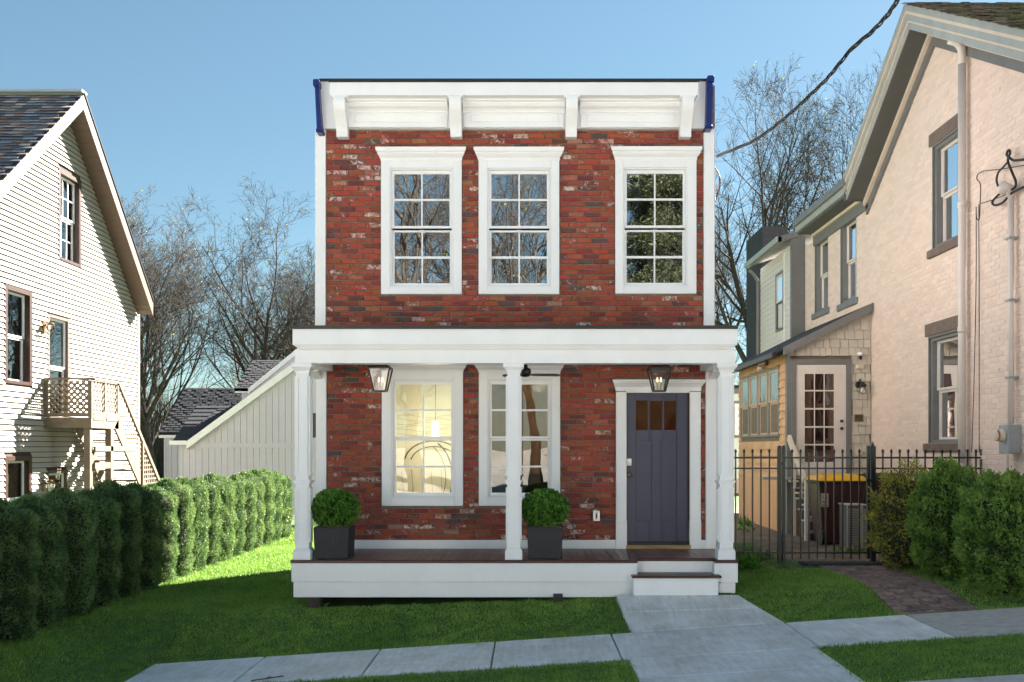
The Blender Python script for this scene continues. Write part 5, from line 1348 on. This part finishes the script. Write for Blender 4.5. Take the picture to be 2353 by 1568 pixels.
# small fittings beside that door
def fit(nm, lab, cat, pxx, pyy): return thing(nm, lab, cat, (spx(pxx), SY - .008, spz(pyy)))
t = fit('wall_lantern', 'black gooseneck wall lantern with clear bulb right of the glazed side door', 'lamp', 1972, 890)
MB().lathe((0, 0, .04), [(.06, 0), (.06, -.02), (.03, -.03)], 14, 'y').build('back_plate', M_black, t, world=False)
MB().tube([(0, -.02, .05), (0, -.07, .13), (0, -.12, .14), (0, -.14, .08)], .011, 8).build('arm', M_black, t, world=False)
MB().lathe((0.03, -.14, .0), [(.075, 0), (.06, .04), (.03, .07), (.02, .09)], 14).build('lamp_hood', M_black, t, world=False, smooth=True)
MB().lathe((0.03, -.14, -.13), [(.055, 0), (.06, .05), (.05, .13)], 14).build('glass_jar', M_lglass, t, world=False, smooth=True)
MB().lathe((0.03, -.14, -.09), [(.01, 0), (.03, .03), (.02, .08)], 12).build('bulb', M_cream2, t, world=False, smooth=True)
t = fit('security_camera', 'small white security camera above the wall lantern', 'camera', 1974, 820)
MB().lathe((0, -.04, .03), [(.01, -.03), (.045, 0), (.045, .03), (.01, .055)], 14).build('housing', M_trim, t, world=False, smooth=True); MB().box(-.025, .025, -.09, -.03, -.06, .01).build('lens_face', M_black, t, world=False, bevel=.004)
t = fit('porch_light', 'dull rectangular plastic light cover under the security camera', 'light', 1975, 843)
MB().box(-.08, .08, -.05, 0, -.05, .05).build('cover', M_cream2, t, world=False, bevel=.02)
t = fit('house_plaque', 'small bronze plaque on the beige shingles beside the glazed side door', 'plaque', 1972.5, 961)
MB().box(-.085, .085, -.015, 0, -.07, .07).build('plate', M_brass, t, world=False, bevel=.003); MB().box(-.07, .07, -.017, -.0151, -.055, .055).build('plate_face', M_bark, t, world=False)
t = fit('outlet_cover', 'cream outlet cover low on the shingles beside the gate post', 'outlet', 1972, 1038)
MB().box(-.065, .065, -.04, 0, -.075, .075).build('cover', M_cream2, t, world=False, bevel=.012)
t = thing('flood_light', 'twin headed flood light on the warm-lit shingles above the row of windows', 'light', (SX - .02, 18.6, 3.40))
MB().box(-.03, 0, -.06, .06, -.06, .06).build('back_plate', M_brown, t, world=False)
for q in (-1, 1): MB().lathe((-.05, .07 * q, -.05 * (q + 1)), [(.03, 0), (.05, -.05), (.06, -.11), (.055, -.12)], 12, 'x').build('lamp_head', M_cream2, t, world=False, smooth=True)

# wooden side steps
ss = thing('side_steps', 'grey wooden steps with beige railing up to the glazed side door', 'steps', (5.2, 16.4, .1))
sx0_, sx1_ = PX(1846, 16.2), 5.9
for k in range(6):
    z = .1 + .18 * (k + 1); y = 15.95 + k * .2
    MB().box(sx0_, sx1_, y - .02, y + .22, z - .03, z).build('tread', M_lgrey, ss, bevel=.006); MB().box(sx0_ + .02, sx1_ - .02, y + .005, y + .03, z - .18, z - .031).build('riser', M_dgrey, ss)
MB().box(sx0_ - .5, sx1_, 17.0, SY - .03, 1.13, 1.18).build('landing', M_lgrey, ss)
nx_ = PX(1852, 16.0)
MB().box(nx_ - .04, nx_ + .04, 15.9, 15.98, .1, PZ(1100, 15.9)).build('newel_post', M_wframe, ss, bevel=.005); MB().box(nx_ - .055, nx_ + .055, 15.885, 15.995, PZ(1100, 15.9), PZ(1100, 15.9) + .03).build('newel_cap', M_wframe, ss)
MB().bar((nx_ - .03, 15.97, PZ(1102, 15.9) - .02), (PX(1813, 17.1), 17.1, PZ(1006, 17.1)), .06, .12).build('handrail', M_moul, ss)
for k in range(5): MB().box(PX(1822, 16.9) + k * .055, PX(1822, 16.9) + k * .055 + .045, 16.85 - k * .2, 16.87 - k * .2, .05, 1.75 - k * .2).build('skirt_board', M_moul, ss)
for k in range(5): MB().box(PX(1815, 16.8) + k * .07 - .05, PX(1815, 16.8) + k * .07 + .1, 16.6 - k * .17, 16.72 - k * .17, 1.1 - .2 * k, 1.13 - .2 * k).build('step_end', M_moul, ss)

# ------------------------------------------------------------ fence and gate
FY = 13.03
def fx(px): return PX(px, FY)
def fz_(py): return PZ(py, FY)
def picket(px, parent):
    x = fx(px); mb = MB(); mb.box(x - .009, x + .009, FY - .009, FY + .009, fz_(1285), fz_(1041)); z = fz_(1041)
    mb.frus(x, FY, z, z + .012, .014, .014, .014, .014); mb.frus(x, FY, z + .0121, z + .025, .008, .008, .018, .018); mb.frus(x, FY, z + .0251, z + .055, .018, .018, .001, .001)
    mb.build('picket', M_iron, parent)
def rails(x0, x1, parent):
    for t, b in ((1050, 1054.2), (1074.8, 1078.4), (1268.5, 1272.5)): MB().box(fx(x0), fx(x1), FY - .014, FY + .014, fz_(b), fz_(t)).build('rail', M_iron, parent, bevel=.002)
def fpost(x0, x1, parent, nm='post', zb=1292):
    mb = MB(); h = (fx(x1) - fx(x0)) / 2; c = (fx(x0) + fx(x1)) / 2; mb.box(c - h, c + h, FY - h, FY + h, fz_(zb), fz_(1027)); mb.frus(c, FY, fz_(1027), fz_(1024), h + .004, h + .004, h * .4, h * .4); mb.build(nm, M_iron, parent, bevel=.003)
f1 = thing('metal_fence', 'short black metal picket fence between the porch and the gate', 'fence', (fx(1740), FY, .1))
for k in range(-4, 5): picket(1690.3 + k * 19.4, f1)
rails(1614, 1786, f1); fpost(1786.5, 1795, f1)
gt = thing('metal_gate', 'black metal picket gate across the brick path', 'gate', (fx(1900), FY, .1))
for k in range(9): picket(1820 + k * 19.35, gt)
fpost(1797.3, 1804, gt, 'gate_stile', 1284); fpost(1992, 1998.6, gt, 'gate_stile', 1284); rails(1804, 1992, gt)
for z in (1062, 1248): MB().box(fx(1795), fx(1797.3), FY - .02, FY + .02, fz_(z + 6), fz_(z)).build('hinge', M_iron, gt)
MB().box(fx(1988), fx(2006), FY - .05, FY - .03, fz_(1108), fz_(1100)).build('latch', M_iron, gt)
f2 = thing('metal_fence', 'black metal picket fence between the gate and the pale brick wall', 'fence', (fx(2130), FY, .1))
fpost(2000.5, 2011, f2); fpost(2253.6, 2265, f2); rails(2011, 2253.6, f2)
for k in range(12): picket(2028.5 + k * 19.45, f2)
MB().lathe((fx(2005.5), FY, fz_(1024)), [(.02, 0), (.02, .02), (.008, .025), (.008, .04), (.012, .05)], 10).build('post_latch', M_iron, f2)

# bins and air conditioner
def binn(x0, x1, Y, zt, body, lid, lab, wheels=True):
    t = thing('wheelie_bin', lab, 'bin', ((x0 + x1) / 2, Y + .35, .12)); w_ = (x1 - x0) / 2; h = zt - .12
    mb = MB(); mb.frus(0, 0, .02, h - .06, w_ - .09, .24, w_, .33); mb.box(-w_ - .015, w_ + .015, -.345, .345, h - .06, h - .02); mb.build('body', body, t, bevel=.012, world=False)
    mb = MB(); mb.frus(0, 0, h - .019, h + .06, w_ + .03, .37, w_ - .02, .30); mb.frus(0, 0, h + .061, h + .085, w_ - .06, .25, w_ - .1, .2); mb.build('lid', lid, t, bevel=.01, world=False)
    for q in (-1, 1):
        MB().lathe((q * (w_ - .06) - .02, -.24, .13), [(.125, 0), (.125, .045)], 18, 'x').build('wheel', M_black, t, world=False)
        MB().lathe((q * (w_ - .06) - .024, -.24, .13), [(.05, 0), (.05, .053)], 12, 'x').build('hub', M_dgrey, t, world=False)
    return t
Yb_ = 15.2
b1 = binn(PX(1884, Yb_), PX(1990, Yb_), Yb_ + .0, PZ(1103, Yb_), M_bin, M_lid, 'dark maroon wheeled bin with bright yellow lid behind the gate')
mb = MB(); mb.box(-.355, -.235, -.352, -.346, .63, .85); o = mb.build('sticker', M_paper, b1, world=False)
MB().box(-.335, -.26, -.356, -.3525, .70, .72).build('sticker_print', M_bin, b1, world=False)
for k in range(3): MB().bar((-.33 + k * .03, -.355, .75), (-.31 + k * .03, -.355, .82), .006, .003, (0, 1, 0)).build('sticker_print', M_bin, b1, world=False)
MB().box(-.34, -.25, -.356, -.3525, .65, .665).build('sticker_print', M_bin, b1, world=False)
binn(PX(2000, 15.6), PX(2090, 15.6), 15.6, PZ(1100, 15.6), M_bin, M_black, 'maroon wheeled bin with black lid behind the right fence section')
ac = thing('air_conditioner', 'grey louvred air conditioning unit beside the yellow lidded bin', 'air conditioner', (PX(1972, 14.35), 14.6, .12))
ax0, ax1 = PX(1947, 14.3), PX(1996, 14.3); azt = PZ(1160, 14.3)
MB().box(ax0 + .02, ax1 - .0, 14.32, 14.72, .14, azt - .02).build('cabinet', M_dgrey, ac)
MB().box(ax0, ax1 + .01, 14.3, 14.74, azt - .02, azt).build('top_cover', M_acm, ac, bevel=.006)
for k in range(24):
    z = .17 + k * (azt - .22) / 24; MB().box(ax0 + .01, ax0 + .19, 14.298, 14.32, z, z + .013).build('louvre', M_acm, ac); MB().box(ax0 + .24, ax1, 14.298, 14.32, z, z + .013).build('louvre', M_acm, ac)
MB().box(ax0 + .19, ax0 + .24, 14.295, 14.32, .14, azt - .02).build('corner_post', M_acm, ac); MB().box(ax0, ax0 + .01, 14.295, 14.32, .14, azt - .02).build('corner_post', M_acm, ac)

# weeds behind the fence
def weed(x, y, n, r, h, m, nm, lab, size=.08):
    t = thing(nm, lab, 'plant', (x, y, gz(x, y)))
    def fn(k):
        a = NR.uniform(0, 6.28, k); rr = NR.uniform(0, r, k); P = np.stack([np.cos(a) * rr, np.sin(a) * rr, NR.uniform(0, h, k)], 1)
        return P, np.stack([np.cos(a), np.sin(a), .5 + 0 * a], 1), NR.uniform(0, 1, k)
    link('foliage', leaves(n, fn, size, m, True, .4, asp=.45), None, t, False)
weed(3.0, 12.75, 90, .16, .08, M_box, 'weed', 'broad leaved weed at the foot of the short fence', .16)
weed(3.35, 13.4, 160, .3, .12, M_shrub, 'weed', 'low weeds behind the short fence'); weed(3.0, 14.2, 260, .45, .12, M_shrub, 'weed', 'patch of low weeds behind the porch end')
weed(4.0, 17.3, 50, .14, .25, M_box, 'weed', 'small leafy weed at the corner of the warm-lit shingled wall', .12)
weed(-4.6, 18.6, 120, .2, .7, M_shruby, 'sapling', 'thin yellow green sapling at the far end of the hedge', .06)
weed(5.0, 14.1, 120, .4, .06, M_shrub, 'weed', 'low weeds between the gate and the bins')
# fallen leaves and litter (scattered, joined)
mb = MB()
for k in range(520):
    if k < 380: x, y = R.uniform(3.2, 6.1), R.uniform(12.6, 16.5)
    elif k < 470: x, y = R.choice((3.95, 4.8)) + R.uniform(-.12, .12), R.uniform(10, 12.8)
    else: x, y = R.uniform(1.1, 2.6), R.uniform(10.1, 10.85)
    z = gz(x, y) + .018 if k < 470 else lerp([9.94, 10.86], [zs(x), 0], y) + .013
    a = R.uniform(0, 6.28); s = R.uniform(.008, .028) if k < 470 else R.uniform(.004, .012); c, d = math.cos(a) * s, math.sin(a) * s
    mb.add([(x - c, y - d, z), (x + d * .6, y - c * .6, z + .006), (x + c, y + d, z + .003), (x - d * .6, y + c * .6, z + .008)], [(0, 1, 2, 3)])
tag(mb.build('leaf_litter', mat('dry_leaves', (.30, .2, .1), .9, .5, 12)), 'dry brown leaves scattered on the path and dirt yard', 'leaves', kind='stuff')
mb = MB(); p = [(PX(609, 8.85), 8.85, zs(-2.6) + .016), (PX(640, 8.9), 8.9, zs(-2.4) + .02), (PX(672, 8.98), 8.98, zs(-2.25) + .02)]
p = [(-2.62, 8.83, zs(-2.62) + .016), (-2.50, 8.86, zs(-2.5) + .018), (-2.34, 8.93, zs(-2.34) + .018)]
mb.tube(p, .006, 6); mb.tube([p[1], (-2.46, 8.93, zs(-2.46) + .02)], .004, 5); tag(mb.build('twig', M_bark2), 'short dark twig lying on the sidewalk', 'twig')

# ------------------------------------------------------------ far white building in the gap on the right
fw = thing('far_house', 'distant white house with grey trim seen through the gap right of the porch', 'house', (6.6, 32, 0))
MB().box(5.9, 8.3, 32, 36, -.2, PZ(905, 32)).build('wall', M_trimw, fw); MB().box(5.8, 8.4, 31.9, 32, PZ(905, 32), PZ(893, 32)).build('eave_board', M_greyt, fw)
MB().box(5.8, 8.4, 31.8, 36.1, PZ(893, 32), PZ(886, 32)).build('roof', M_roofb, fw)
q = MB(); q.box(PX(1684, 32), PX(1704, 32), 31.94, 31.995, PZ(1006, 32), PZ(922, 32)); q = q.build('window', M_greyt, fw); MB().box(PX(1687, 32), PX(1701, 32), 31.92, 31.939, PZ(1000, 32), PZ(928, 32)).build('pane', M_glassn, q)
MB().box(5.9, 8.3, 31.96, 31.999, -.2, PZ(1100, 32)).build('foundation', M_brick, fw)

# ------------------------------------------------------------ overhead service cable
oc = thing('overhead_cable', 'twisted black overhead power cable running up from the brick house', 'cable', (2.5, 12.5, 5.5))
pp = [(2063, 0, 7.6), (2040, 34, 8.0), (2006, 71, 8.5), (1960, 110, 9.0), (1920, 158, 9.5), (1890, 192, 10.0), (1852, 228, 10.5), (1815, 262, 11.0), (1777, 293, 11.5), (1730, 325, 12.0), (1690, 342, 12.3), (1643, 361, 12.6)]
ctr = [Vector((PX(a, Y), Y, PZ(b, Y))) for a, b, Y in pp]
d0 = (ctr[0] - ctr[1]); ctr = [ctr[0] + d0 * k for k in (16, 8, 4, 2)] + ctr
sm = []
for i in range(len(ctr) - 1):
    a, b, c, d = ctr[max(i - 1, 0)], ctr[i], ctr[i + 1], ctr[min(i + 2, len(ctr) - 1)]
    ns_ = max(10, int((c - b).length / .04)); 
    for k in range(ns_):
        t = k / ns_; sm.append(.5 * ((2 * b) + (c - a) * t + (2 * a - 5 * b + 4 * c - d) * t * t + (3 * b - a - 3 * c + d) * t ** 3))
s = 0
acc = [0]
for i in range(1, len(sm)): acc.append(acc[-1] + (sm[i] - sm[i - 1]).length)
for k in range(3):
    pts = []
    for i, p in enumerate(sm):
        d = (sm[min(i + 1, len(sm) - 1)] - sm[max(i - 1, 0)]).normalized(); u = d.cross(Vector((0, 0, 1))).normalized(); v = u.cross(d); ph = acc[i] * 6.5 + k * 2.094
        pts.append(p + (u * math.cos(ph) + v * math.sin(ph)) * .013)
    MB().tube(pts, (.010, .008, .010)[k], 6).build('strand', M_wire, oc, smooth=True)
for k in range(4):
    x = wx(1643) + .01; y = 12.45; z0 = wz(363)
    pts = [(x, y, z0), (x + .07 + k * .012, y - .05, z0 - .12 - k * .03), (x + .11 - k * .02, y - .05, z0 - .30 - .06 * k), (x + .05, y, z0 - .42 - .03 * k), (x + .005, y, z0 - .36)]
    MB().tube(pts, .006, 6).build('drip_loop', M_wiret if k == 2 else M_wire, oc, smooth=True)

# ------------------------------------------------------------ white houses added unseen across the road to bounce sun onto the porch
def opposite(x, y, w_, h, lab, cat='house'):
    t = thing('sun_bounce_house', lab, cat, (x, y, -.6), 'unseen houses added across the road to bounce sunlight')
    MB().box(-w_ / 2, w_ / 2, -6, 0, 0, h).build('wall', M_trimw, t, world=False)
    MB().prism([(-w_ / 2 - .3, h), (w_ / 2 + .3, h), (0, h + w_ * .28)], 'y', -6.3, .3).build('roof', M_roofb, t, world=False)
    for q in (-.3, .3):
        for z in (.9, 3.6):
            f_ = MB().box(q * w_ - .6, q * w_ + .6, 0, .06, z, z + 1.5).build('window_frame', M_trim, t, world=False); MB().box(q * w_ - .5, q * w_ + .5, .061, .07, z + .1, z + 1.4).build('pane', M_glassn, f_, world=False)
    d = MB().box(-.5, .5, 0, .06, .2, 2.3).build('front_door', M_door, t, world=False); MB().lathe((.38, .06, 1.2), [(.03, 0), (.03, .05)], 8, 'y').build('door_knob', M_brass, d, world=False)
opposite(-11.5, -12, 9, 5.2, 'added white house across the road on the left, bouncing sun to the porch')
opposite(27, -14, 9, 5.2, 'added white house across the road at the far right, bouncing sun to the porch')
opposite(13.0, -12, 9, 5.2, 'added white house across the road on the right, bouncing sun to the porch')

# ------------------------------------------------------------ far brush closing the horizon
def brush(name, x0, x1, Y0, Y1, n, h0, h1, lab):
    X = NR.uniform(x0, x1, n); Y = NR.uniform(Y0, Y1, n); H = NR.uniform(h0, h1, n) * (.75 + .3 * np.sin(X * .35) + .15 * np.sin(X * 1.1)); w_ = NR.uniform(.03, .10, n)
    lx = NR.normal(0, .14, n) * H; b = NR.uniform(0, .5, n) * H; lift = np.where(NR.uniform(0, 1, n) < .3, 0, b)
    V = np.stack([np.stack([X - w_, Y, -1 + lift], 1), np.stack([X + w_, Y, -1 + lift], 1), np.stack([X + lx, Y + .3, -1 + H], 1)], 1)
    o = link(name, npmesh(name, V.reshape(-1, 3), np.arange(3 * n).reshape(-1, 3), M_bark), None); tag(o, lab, 'brush', kind='stuff')
brush('far_brush', -80, -8, 75, 90, 16000, 3, 8, 'brown leafless brush far behind the barn')
brush('far_brush', 5, 60, 75, 90, 9000, 3, 9, 'brown leafless brush far behind the right houses')
